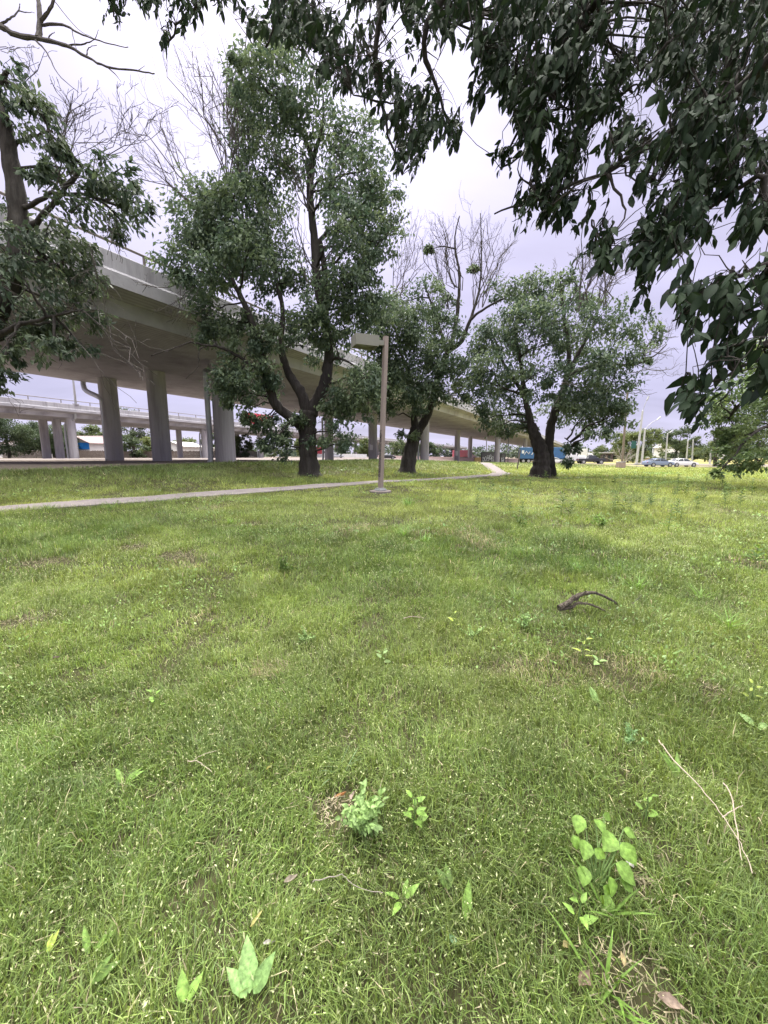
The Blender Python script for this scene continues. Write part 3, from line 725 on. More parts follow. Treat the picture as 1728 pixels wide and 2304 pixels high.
B3 = G(1216, 1073)
tree('tree', 'wide spreading tree with a double trunk right of the path bend, its leaves reaching low', B3,
     ([(1216, 1073, 0), (1218, 1050, 0), (1219, 1025, 0), (1212, 1000, 0), (1203, 978, 0), (1196, 955, 0)], .50, .24), .20,
     [([(1212, 1015, 0), (1203, 985, 0), (1194, 950, 0), (1186, 915, .1), (1180, 885, .2), (1172, 820, .4), (1160, 740, .6), (1170, 680, .6)], .30, .07),
      ([(1238, 1072, .6), (1234, 1035, .45), (1235, 995, .35), (1242, 950, .3), (1254, 912, .2), (1266, 880, .2), (1276, 845, .2), (1280, 790, .3), (1270, 720, .4), (1262, 650, .5)], .38, .08),
      ([(1186, 905, .1), (1174, 890, -.2), (1150, 879, -.6), (1124, 869, -.9)], .12, .04),
      ([(1276, 850, .2), (1310, 830, 0), (1360, 815, -.3), (1416, 822, -.4), (1464, 806, -.4), (1500, 775, -.4)], .16, .025),
      ([(1278, 840, .2), (1310, 780, .5), (1340, 720, .8), (1350, 650, .9)], .14, .04),
      ([(1180, 885, .2), (1140, 830, .3), (1115, 770, .2), (1100, 730, 0)], .12, .04),
      ([(1270, 985, .2), (1285, 1000, 0), (1280, 1030, -.2), (1274, 1040, -.2)], .03, .01)],
     [(1200, 640, 50, 30), (1260, 622, 36, 24), (1140, 662, 44, 38), (1300, 672, 40, 28), (1110, 740, 42, 40), (1190, 725, 52, 50), (1270, 715, 58, 50), (1350, 715, 48, 48), (1425, 725, 40, 28), (1470, 760, 26, 22), (1100, 830, 42, 40), (1160, 850, 60, 40), (1225, 830, 58, 34, -1.8), (1320, 830, 58, 40), (1385, 800, 42, 42), (1385, 875, 40, 40), (1398, 930, 34, 30), (1325, 930, 52, 40), (1140, 920, 50, 40), (1098, 895, 40, 36), (1190, 950, 34, 22), (1262, 925, 42, 30), (1340, 975, 40, 18), (1150, 968, 34, 16), (1290, 880, 40, 40, -1.6), (1240, 770, 50, 40), (1300, 770, 50, 40), (1140, 780, 44, 40), (1273, 1046, 15, 12, -.2), (1290, 1005, 22, 14, 0), (1210, 880, 40, 26, -1.6), (1370, 945, 40, 34), (1120, 955, 36, 20), (1450, 800, 24, 22), (1300, 900, 44, 32, -1.8), (1360, 900, 44, 34), (1350, 850, 40, 40), (1100, 940, 34, 26), (1075, 860, 30, 40), (1085, 790, 34, 36), (1230, 690, 50, 40), (1160, 700, 40, 36)],
     [((1310, 700), (1330, 575), 10, 45, 25, .04, 2, 6, -.8), ((1350, 690), (1400, 575), 10, 45, 30, .04, 2, 6, -.8), ((1440, 800), (1520, 760), 6, 18, 40, .03, 2, 5, -.3), ((1400, 840), (1510, 830), 4, 20, 22, .025, 2, 4, -.3), ((1390, 890), (1470, 890), 2, 10, 8, .022, 1, 3, -.3), ((1230, 640), (1235, 580), 2, 30, 18, .022, 1, 3, .4), ((1200, 800), (1210, 740), 6, 60, 60, .025, 2, 4, -.5), ((1270, 760), (1290, 700), 6, 60, 60, .025, 2, 4, -.5)],
     .20, 60, (-.15, 0, -.45), 2.4)
# pale dead fan caught in that tree
db = MB()
for k in range(11):
    a = P(1250, 905, B3[1] - 1.9); b = P(1290 + RNG.uniform(-45, 60), 840 + RNG.uniform(-10, 60), B3[1] - 2.2 + RNG.uniform(-.5, .5))
    spray(db, P(1270 + RNG.uniform(-10, 10), 862, B3[1] - 2.0), b, .02, 1, .06, -.1, 3)
db.tube(bez(P(1250, 906, B3[1] - 1.9), P(1274, 858, B3[1] - 2.0), 0, 5, .03), .025, 5)
db.build('bleached_branch', M['deadwood'], [o for o in bpy.data.objects if o.name == 'tree.002'][0])

# ------------------------------------------------------------------ tree at the edge of the frame by the overpass
Y0 = 8.6; x0 = P(-140, 1120, Y0)[0]
B0 = np.array([x0, Y0, tz(x0, Y0)])
tree('tree', 'shaggy tree leaning into view beside the overpass, dead boughs among hanging leaves', B0,
     ([(-140, 1140, 0), (-110, 980, 0), (-60, 800, 0), (10, 660, 0), (42, 560, 0), (38, 450, 0), (22, 350, 0), (8, 270, 0)], .26, .12), .16,
     [([(36, 520, 0), (90, 490, -.2), (150, 420, -.4), (190, 370, -.5)], .07, .03), ([(20, 345, 0), (60, 310, .2), (120, 295, .3)], .05, .025), ([(40, 470, 0), (120, 440, -.2), (200, 440, -.4), (280, 470, -.6)], .05, .02),
      ([(-60, 800, 0), (20, 740, -.4), (90, 720, -.6), (160, 700, -.7)], .08, .02), ([(8, 270, 0), (-5, 200, .1), (20, 160, .1)], .09, .03), ([(30, 600, 0), (90, 590, -.3), (140, 600, -.5)], .06, .025)],
     [(60, 195, 36, 40), (88, 255, 30, 45), (112, 300, 28, 40), (25, 190, 30, 40), (20, 260, 26, 34), (245, 395, 55, 34), (285, 425, 42, 44), (235, 470, 52, 34), (280, 500, 36, 32), (210, 420, 30, 30), (310, 455, 28, 30),
      (50, 490, 42, 48), (105, 520, 58, 46), (140, 590, 52, 44), (55, 640, 60, 56), (140, 690, 56, 46), (185, 775, 30, 24), (120, 785, 46, 28), (28, 735, 46, 38), (12, 860, 16, 36, -.3), (150, 560, 40, 34), (20, 580, 30, 50), (160, 480, 40, 30), (100, 400, 32, 22), (140, 380, 26, 20), (80, 720, 46, 36), (90, 590, 50, 46), (30, 690, 40, 40), (170, 640, 34, 30), (10, 800, 24, 24), (60, 540, 60, 40), (110, 640, 60, 40), (20, 690, 50, 50), (190, 700, 34, 40), (200, 590, 30, 30), (70, 600, 50, 50), (60, 760, 50, 34), (150, 740, 50, 36)],
     [((110, 430), (230, 240), 7, 75, 45, .016, 2, 6, -.2), ((150, 400), (290, 260), 4, 50, 40, .015, 2, 5, -.3), ((40, 260), (70, 130), 3, 40, 20, .012, 1, 4, 0), ((190, 560), (240, 740), 4, 50, 60, .012, 2, 5, -.5), ((60, 590), (252, 866), 1, 4, 3, .017, 1, 5, -.7), ((0, 640), (130, 700), 2, 20, 15, .013, 1, 4, -.6), ((190, 700), (330, 830), 3, 30, 30, .011, 2, 4, -.6), ((250, 480), (250, 570), 3, 30, 20, .01, 1, 4, -.4), ((10, 880), (40, 930), 2, 30, 12, .006, 1, 2, -.3), ((0, 110), (60, 120), 3, 30, 25, .01, 1, 3, 0)],
     .135, 50, (.35, 0, -.75), .9, ga=GREEN_A * .72, gb=GREEN_B * .62, detail=1, fill=1.0, leafw=.42)
# its thick dead bough across the top of the view
t0 = [o for o in bpy.data.objects if o.name == 'tree.003'][0]
db = MB(); Yb = 7.6
def PB(*p): return [P(u, v, Yb + dy) for u, v, dy in p]
grow(db, [P(-110, 300, 8.6)] + PB((-70, 60, .5), (-30, 45, .2), (0, 58, 0), (40, 80, 0), (90, 88, 0), (150, 103, -.1), (190, 125, -.1), (240, 150, -.2), (310, 160, -.2), (347, 167, -.3)), .075, .010, 7, .004)
for pts, r0, r1 in [([(86, 86, 0), (90, 50, .1), (86, 0, .2), (82, -40, .3)], .045, .03), ([(92, 48, .1), (112, 20, 0), (128, -20, 0)], .03, .02), ([(92, 56, .1), (140, 56, 0), (185, 78, -.1), (235, 95, -.2), (290, 107, -.2)], .026, .006),
                    ([(80, 90, 0), (105, 118, -.1), (130, 165, -.2), (176, 208, -.3)], .018, .005), ([(195, 127, 0), (200, 108, 0), (218, 102, 0)], .012, .004), ([(240, 150, -.2), (262, 170, -.2), (272, 184, -.2)], .012, .003), ([(150, 103, 0), (190, 98, 0), (212, 88, 0), (222, 68, 0)], .016, .004), ([(0, 54, 0), (22, 42, 0), (42, 22, .1), (44, 8, .1)], .022, .006), ([(42, 24, .1), (60, 28, 0), (78, 28, 0)], .012, .003), ([(108, 92, 0), (114, 78, 0), (124, 72, 0)], .014, .004), ([(120, 0, 0), (175, 65, -.1), (210, 85, -.1)], .008, .003), ([(162, 66, 0), (172, 110, -.1), (184, 124, -.1)], .007, .003), ([(308, 160, -.2), (326, 148, -.2)], .007, .003)]:
    grow(db, PB(*pts), r0, r1, 5, .003)
db.build('dead_bough', M['bark_grey'], t0)

# ------------------------------------------------------------------ bushy tree at the far right edge
Y4 = 14.5; x4 = P(1800, 1090, Y4)[0]; B4 = np.array([x4, Y4, tz(x4, Y4)])
tree('tree', 'dense leafy tree at the edge of the lawn whose boughs sweep down to the grass', B4,
     ([(1800, 1090, 0), (1800, 1000, 0), (1805, 900, 0), (1800, 800, 0)], .30, .2), .15,
     [([(1800, 1000, 0), (1740, 960, -.3), (1690, 980, -.6), (1640, 1040, -1)], .10, .03), ([(1800, 920, 0), (1740, 880, 0), (1680, 900, -.3), (1640, 940, -.3)], .10, .03), ([(1800, 1000, 0), (1750, 1010, -1), (1700, 1050, -1.3)], .08, .02), ([(1800, 820, 0), (1850, 720, 0), (1870, 650, .2)], .15, .05)],
     [(1700, 950, 52, 50), (1665, 1005, 40, 30), (1715, 1030, 42, 22), (1650, 955, 34, 34), (1618, 1068, 24, 7, -1.2), (1610, 935, 32, 32), (1745, 885, 50, 50), (1690, 890, 48, 40), (1730, 970, 40, 50), (1660, 1045, 34, 18, -1), (1790, 850, 60, 60), (1830, 950, 60, 60), (1800, 1020, 50, 30), (1690, 1045, 30, 18, -1.2), (1640, 1000, 24, 26), (1720, 830, 40, 30), (1630, 905, 26, 20), (1680, 845, 40, 36), (1740, 790, 50, 40), (1700, 780, 36, 30), (1650, 870, 34, 30), (1600, 900, 26, 24), (1720, 900, 50, 40), (1660, 930, 40, 36), (1625, 985, 24, 24)],
     [], .15, 48, (-.5, 0, -.25), 1.4, ga=np.array([.085, .135, .055]), gb=np.array([.19, .25, .09]), fill=1.3)

# ------------------------------------------------------------------ the overhanging tree the picture is taken under
def canopy():
    bx, by = 3.4, -1.6
    root = thing('tree', 'dark overhanging tree whose drooping pointed leaves hang across the top of the view', 'tree', (bx, by, tz(bx, by)))
    mb = MB()
    top = np.array([2.9, -.6, 4.6])
    tl = grow(mb, [(bx, by, tz(bx, by) - .1), (3.3, -1.5, 1.2), (3.1, -1.1, 2.8), top, (2.3, .4, 6.2), (1.4, 1.4, 7.6)], .34, .10, 12, .01)
    sk = [tl]
    def bough(pts, r0, r1):
        q = [np.array(p) if len(p) == 3 and abs(p[0]) < 30 and p[2] > 0 and p[1] < 30 else p for p in pts]
        l = grow(mb, q, r0, r1, 6, .008); sk.append(l); return l
    Pp = P
    bough([top, Pp(1500, -200, 2.6), Pp(1300, 60, 3.2), Pp(1200, 220, 3.4), Pp(1130, 380, 3.6)], .05, .008)
    bough([top, Pp(1800, 60, 2.4), Pp(1600, 230, 2.8), Pp(1400, 370, 3.0), Pp(1260, 430, 3.1), Pp(1110, 485, 3.2)], .045, .006)
    bough([top, Pp(1900, 330, 2.2), Pp(1700, 400, 2.5), Pp(1500, 520, 2.8), Pp(1310, 575, 2.9)], .035, .006)
    bough([(3.2, -1.3, 2.2), Pp(1950, 560, 1.9), Pp(1728, 600, 2.1), Pp(1600, 640, 2.2), Pp(1515, 720, 2.3)], .025, .005)
    bough([(3.2, -1.4, 2.0), Pp(1950, 720, 1.7), Pp(1740, 790, 1.9), Pp(1620, 850, 2.0), Pp(1510, 905, 2.05)], .022, .005)
    bough([(2.3, .4, 6.2), Pp(1100, -200, 3.4), Pp(960, 60, 3.7), Pp(985, 200, 3.8), Pp(1020, 310, 3.8)], .06, .008)
    bough([(2.3, .4, 6.2), Pp(950, -200, 3.6), Pp(850, 60, 3.9), Pp(860, 230, 4.0), Pp(905, 400, 4.0)], .06, .008)
    bough([(1.4, 1.4, 7.6), Pp(760, -220, 3.9), Pp(640, 0, 4.2), Pp(600, 110, 4.3)], .05, .008)
    bough([(1.4, 1.4, 7.6), Pp(600, -220, 3.9), Pp(470, -20, 4.2), Pp(400, 60, 4.3), Pp(362, 112, 4.3)], .04, .006)
    bough([(1.4, 1.4, 7.6), Pp(420, -220, 4.0), Pp(280, -40, 4.2), Pp(255, 40, 4.2)], .035, .006)
    sk = np.vstack([l[3:] for l in sk])
    def inside(poly, u, v):
        r = np.zeros(len(u), bool); j = len(poly) - 1
        for i in range(len(poly)):
            (xi, yi), (xj, yj) = poly[i], poly[j]
            c = ((yi > v) != (yj > v)) & (u < (xj - xi) * (v - yi) / (yj - yi + 1e-9) + xi); r ^= c; j = i
        return r
    # (outline in the photograph, distance range, clusters per 10 000 square pixels)
    AREAS = [
        ([(540, -60), (1130, -60), (1110, 60), (1030, 100), (985, 160), (1000, 230), (1040, 320), (1000, 335), (960, 310), (935, 415), (895, 400), (885, 310), (830, 230), (760, 240), (700, 170), (610, 140), (560, 70)], (3.3, 5.0), 29),
        ([(820, -60), (1728, -60), (1728, 230), (1500, 260), (1330, 300), (1200, 300), (1120, 220), (1060, 120)], (2.8, 4.6), 40),
        ([(1120, 120), (1450, 150), (1440, 330), (1330, 380), (1260, 415), (1200, 380), (1165, 310)], (2.9, 4.0), 34),
        ([(1046, 210), (1124, 190), (1130, 270), (1080, 275)], (3.2, 3.6), 17), ([(1095, 335), (1150, 300), (1150, 390), (1100, 392)], (3.3, 3.6), 17),
        ([(1093, 480), (1150, 470), (1200, 410), (1270, 425), (1340, 440), (1380, 470), (1310, 520), (1290, 528), (1200, 520), (1150, 518)], (2.9, 3.4), 28),
        ([(1340, 300), (1500, 250), (1728, 200), (1728, 430), (1560, 470), (1440, 470), (1370, 420)], (2.4, 3.4), 28),
        ([(1300, 575), (1340, 525), (1480, 490), (1560, 460), (1728, 420), (1728, 530), (1640, 555), (1570, 540), (1500, 590), (1470, 640), (1400, 620), (1350, 585)], (2.3, 2.9), 28),
        ([(1400, 640), (1480, 600), (1470, 700), (1420, 690)], (2.6, 3.0), 7),
        ([(1510, 650), (1580, 610), (1640, 600), (1780, 570), (1780, 790), (1640, 750), (1590, 770), (1540, 760), (1525, 700)], (1.8, 2.4), 12),
        ([(1520, 870), (1550, 840), (1640, 810), (1780, 760), (1780, 860), (1650, 880), (1590, 950), (1545, 955), (1515, 920)], (1.7, 2.1), 13),
        ([(1600, 780), (1780, 720), (1780, 800), (1620, 830)], (1.8, 2.2), 7),
        ([(215, -50), (262, -50), (272, 60), (240, 60), (225, 30)], (4.0, 4.4), 44), ([(280, -50), (520, -50), (500, 60), (440, 60), (400, 80), (370, 100), (355, 60), (320, 20)], (3.9, 4.5), 26), ([(345, 60), (385, 60), (380, 105), (355, 105)], (4.1, 4.4), 34), ([(500, -60), (600, -60), (600, 40), (540, 30)], (3.9, 4.5), 15)]
    Ps, Ds, Ns, Ls, Cs = [], [], [], [], []
    tw = MB()
    wind = np.array([-.28, 0, -.78])
    for poly, (ya, yb), dens in AREAS:
        pu = np.array([p[0] for p in poly]); pv = np.array([p[1] for p in poly])
        area = abs(np.dot(pu, np.roll(pv, 1)) - np.dot(pv, np.roll(pu, 1))) / 2
        want = int(area / 1e4 * dens); got = 0; first = True; new = []
        while got < want:
            u = RNG.uniform(pu.min(), pu.max(), 200); v = RNG.uniform(pv.min(), pv.max(), 200)
            ok = inside(poly, u, v)
            if first:
                # side branches that the leaf sprays then hang from
                first = False
                for a, b in list(zip(u[ok], v[ok]))[:max(2, int(want / 16))]:
                    c = P(a, b - 25, RNG.uniform(ya, yb)); i = np.argmin(np.linalg.norm(sk - c, axis=1) + .3 * np.maximum(0, c[2] - sk[:, 2]))
                    l = grow(mb, [sk[i], sk[i] * .5 + c * .5 + RNG.normal(0, .07, 3) + [0, 0, .08], c], .010, .003, 5, .006); new.append(l[2:])
                if new: sk = np.vstack([sk] + new); new = []
            ok &= RNG.uniform(0, 1, 200) < .06 + 1.1 * sstep((vnoise(u, v, 58, 5) * .65 + vnoise(u, v, 24, 6) * .35 - .36) / .2)
            for a, b in zip(u[ok], v[ok]):
                if got >= want: break
                got += 1
                y = RNG.uniform(ya, yb); c = P(a, b, y)
                i = np.argmin(np.linalg.norm(sk - c, axis=1))
                d0 = unit(wind + RNG.normal(0, .35, 3) + unit(c - sk[i]) * .25)
                ln = RNG.uniform(.13, .24); s = c - d0 * ln * .9
                t = np.linspace(0, 1, 5)[:, None]; rach = s + d0 * ln * t; rach[:, 2] -= .05 * t[:, 0] ** 2
                if np.linalg.norm(sk[i] - s) < .75:
                    tw.tube(bez(sk[i], s, .05, 5, .09), np.linspace(.0035, .0018, 5), 3, cap=False)
                tw.tube(rach, .0016, 3, cap=False)
                m = RNG.integers(6, 10); sd = unit(np.cross(d0, [0, 0, 1.]) + RNG.normal(0, .2, 3))
                tt = np.linspace(.15, 1, m); sg = np.where(np.arange(m) % 2, 1, -1)[:, None]
                base = s + d0 * ln * tt[:, None]
                dd = d0 * .55 + sd * sg * np.where(np.arange(m) == m - 1, .1, .6)[:, None] + np.array([-.05, 0, -.35]) + RNG.normal(0, .22, (m, 3))
                Ps.append(base); Ds.append(dd); Ns.append(RNG.normal(0, .5, (m, 3)) + [0, -.25, .8]); Ls.append(RNG.uniform(.040, .100, m) * RNG.uniform(.8, 1.2) * (1 + .10 * (y < 2.5)))
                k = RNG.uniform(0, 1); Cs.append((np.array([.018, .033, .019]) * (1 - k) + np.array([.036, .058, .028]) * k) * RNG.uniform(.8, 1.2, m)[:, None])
    p, d, nn, ln, cc = [np.concatenate(a) for a in (Ps, Ds, Ns, Ls, Cs)]
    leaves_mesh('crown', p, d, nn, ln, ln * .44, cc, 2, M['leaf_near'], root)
    n1 = len(mb.v); mb.v += tw.v; mb.f += [tuple(i + n1 for i in f) for f in tw.f]
    mb.build('trunk', M['bark'], root, smooth=True)
canopy()
# ------------------------------------------------------------------ overpasses
UP = np.array([0, 0, 1.])
def qp(N, D, q, p, z): return N * q + D * p if z is None else np.array([*(N * q + D * p), z])

def overpass(label, D, N, qn, width, zs, hs, p0, p1, cols, colr, pipes, rail_p, rail_step, joints=()):
    """hs: heights above the soffit of (web top, fascia foot, fascia top, parapet top, rail)"""
    root = thing('overpass', label, 'overpass', (*(N * (qn + width / 2) + D * ((p0 + min(p1, 60)) / 2)), zs - 7))
    N3, D3 = np.array([*N, 0]), np.array([*D, 0])
    wt, fb, ft, pt, rt = hs; ov = 1.35
    qf = qn + width
    def sweep(prof, name, mt):
        mb = MB(); steps = np.linspace(p0, p1, 9)
        mb.extrude([(a, zs + b) for a, b in prof], (0, 0, 0), N3, UP, D3, p0, p1)
        return mb.build(name, mt, root)
    sweep([(qn, 0), (qf, 0), (qf + .08, wt), (qf + ov, fb), (qf + ov, ft - .002), (qn - ov, ft - .002), (qn - ov, fb), (qn - .08, wt)], 'deck_girder', M['soffit'])
    for s, q in ((1, qn - ov), (-1, qf + ov)):
        pr = [(q + s * .003, ft), (q + s * .12, ft + .12), (q + s * .15, ft + .14), (q + s * .15, pt - .04), (q + s * .19, pt), (q + s * .38, pt), (q + s * .42, ft)]
        mb = MB(); pp = np.arange(p0, p1, 6.0)
        for a in pp:
            mb.extrude([(x, zs + y) for x, y in (pr if s > 0 else pr[::-1])], (0, 0, 0), N3, UP, D3, a, min(a + 5.975, p1))
        mb.build('parapet', M['concrete'], root)
    q = qn - ov + .28
    rr = MB(); rr.tube([(*(N * q + D * p), zs + rt) for p in np.arange(rail_p[0], rail_p[1] + .1, 4.0)], .055, 8)
    rl = rr.build('railing', M['rail'], root, smooth=True)
    for p in np.arange(rail_p[0] + 1, rail_p[1], rail_step):
        x, y = N * q + D * p
        b = MB(); b.obox((x, y, zs + (pt + rt) / 2), D3, N3, UP, .05, .035, (rt - pt) / 2 - .002); b.build('rail_post', M['rail'], rl)
    for x, y in cols:
        g = tz(x, y)
        c = MB().lathe((x, y, 0), [(colr * 1.0, g - .6), (colr, g + .6), (colr * .985, (g + zs) / 2), (colr * .985, zs + .012)], 28)
        c.build('column', M['column'], root, smooth=False)
    for pts, r in pipes:
        MB().tube(smooth_line3(np.array(pts), 4), r, 10).build('drain_pipe', M['galv'], root, smooth=True)
    return root

def at_q(u, q, N):
    """ground plan point on the viewing line of column u at distance q across the overpass"""
    d = ray(u, 1030); s = d[0] / d[1]
    Y = q / (N[0] * s + N[1]); return np.array([s * Y, Y])

ZS1 = 7.6
c1 = [at_q(508, 21.8, N1), at_q(365, 28.6, N1), at_q(258, 34.4, N1), at_q(955, 21.8, N1), at_q(839, 28.6, N1), at_q(741, 34.4, N1),
      at_q(1118, 20.9, N1), at_q(1028, 28.4, N1), at_q(1057, 34.2, N1), at_q(1180, 20.8, N1), at_q(1196, 20.4, N1)]
# bents out of sight behind the camera
for k in (-16.0, -50.0):
    for q in (21.8, 28.5, 34.2): c1.append(N1 * q + D1 * k)
def pipe_on(u, q, side, N, D, zs, top_dz=.1, r=.16, colr=.65):
    """a drain coming out of the deck and running down beside a column"""
    c = at_q(u, q, N); g = tz(*c)
    view = c / np.linalg.norm(c); left = np.array([-view[1], view[0]]) * side
    a = c + left * (colr + r + .10) - view * .15
    return [(*(a - view * .1 + left * .1), g - .1), (*a, g + .5), (*a, (g + zs) / 2), (*a, zs - 1.2), (*(a + view * .10), zs - .7), (*(a + view * .7 - left * .2), zs - .45), (*(a + view * 1.1 - left * .3), zs + .03)]
pp = [(pipe_on(508, 21.8, 1, N1, D1, ZS1), .17), (pipe_on(955, 21.8, 1, N1, D1, ZS1), .15), (pipe_on(741, 34.4, 1, N1, D1, ZS1), .15)]
# the long drain that slants across from the far edge to the far column
cf = c1[2]; a = at_q(243, 34.4, N1); b0 = P(189, 868, a[1] + 2.0)
pp.append(([(*a, tz(*a) - .1), (*a, 3.0), P(233, 915, a[1]), P(226, 896, a[1]), P(195, 880, a[1] + 1.2), P(188, 868, a[1] + 1.8), (*P(187, 858, a[1] + 1.9)[:2], ZS1 + .02)], .19))
overpass('tall near highway overpass on round concrete columns, crossing behind the trees', D1, N1, 18.85, 18.6, ZS1, (.66, .75, 1.28, 2.1, 2.5), -70, 330, c1, .65, pp, (-20, 80), 3.0)

ZS2 = 7.5
c2 = []
for u, qs in ((168, (70.6, 74.5, 78.4)), (462, (70.8, 78.6)), (588, (71, 79)), (800, (71, 79)), (884, (71, 79)), (989, (71, 79)), (1064, (71, 79)), (1105, (71, 79))):
    a = at_q(u, qs[0], N2); p = a @ D2
    for q in qs: c2.append(N2 * q + D2 * p)
p2 = []
for u in (168, 462, 588):
    c = at_q(u, 70.8, N2); g = tz(*c); l = np.array([-1., -.3]) / 1.044
    e = c - N2 * 1.9
    p2.append(([(*(c + l * .95 - N2 * .2), g - .1), (*(c + l * .85), g + .7), (*(c + l * .8), ZS2 - 1.1), (*(c + l * .2 - N2 * .6), ZS2 - .5), (*(e + N2 * .6), ZS2 - .05), (*(e + N2 * .48), ZS2 + .6), (*(e + N2 * .46), ZS2 + 1.15)], .16))
far = overpass('lower second overpass farther back with a pale parapet, seen under the near one', D2, N2, 69.8, 10.8, ZS2, (.62, .80, 1.15, 1.95, 2.5), -45, 330, c2, .60, p2, (-30, 130), 4.0)

# lamp standard rising from the far deck
a = at_q(184, 68.75, N2)
t = thing('street_lamp', 'grey lamp standard rising from the parapet of the far overpass', 'street lamp', (*a, ZS2 + 1.95))
MB().tube([(*a, ZS2 + 1.9), (*a, ZS2 + 6), (*a, ZS2 + 11.5)], [.17, .13, .09], 10).build('pole', M['galv'], t, smooth=True)
MB().box(a[0] - .3, a[0] + .3, a[1] - .3, a[1] + .3, ZS2 + 1.952, ZS2 + 2.12).build('base', M['concrete'], t)
MB().tube([(*a, ZS2 + 11.3), (a[0] + .8, a[1] + .5, ZS2 + 11.7), (a[0] + 2.2, a[1] + 1.6, ZS2 + 11.8)], .06, 8).build('arm', M['galv'], t)
MB().obox((a[0] + 2.6, a[1] + 1.9, ZS2 + 11.8), (.8, .6, 0), (-.6, .8, 0), (0, 0, 1), .45, .18, .09).build('lamp_head', M['galv'], t)

# posters stuck on two of the columns
def poster(u, v, w, h, q, label, shape):
    a = at_q(u, q, N1); c = c1[4] if shape == 0 else c1[7]
    d = c / np.linalg.norm(c); s = np.array([d[1], -d[0]])
    z = P(u, v, a[1])[2]; mb = MB(); R = .664
    a0 = (u - (839 if shape == 0 else 1028)) / 865 * a[1] / R
    n = 6; vs = []
    for k in range(n + 1):
        th = a0 + (k / n - .5) * w / R
        pt = c - d * R * math.cos(th) + s * R * math.sin(th); pi = c - d * (R - .004) * math.cos(th) + s * (R - .004) * math.sin(th)
        zt = z + h / 2 - (.12 * h * abs(k / n - .5) if shape else .18 * h * (k / n)); zb = z - h / 2 + (.1 * h * abs(k / n - .5) if shape else 0)
        vs += [(*pt, zb), (*pt, zt), (*pi, zt), (*pi, zb)]
    fs = []
    for k in range(n):
        o = k * 4
        for i in range(4): fs.append((o + i, o + 4 + i, o + 4 + (i + 1) % 4, o + (i + 1) % 4))
    fs += [(0, 1, 2, 3), (n * 4 + 3, n * 4 + 2, n * 4 + 1, n * 4)]
    mb.add(vs, fs); tag(mb.build('poster', M['whitepaint'], loc=(*c, z)), label, 'poster')
poster(835, 1006, .52, .85, 28.6, 'white sheet pasted on the overpass column behind the lamp post', 0)
poster(1027, 1020, .62, 1.15, 28.4, 'rounded white patch on the overpass column right of the leaning tree', 1)
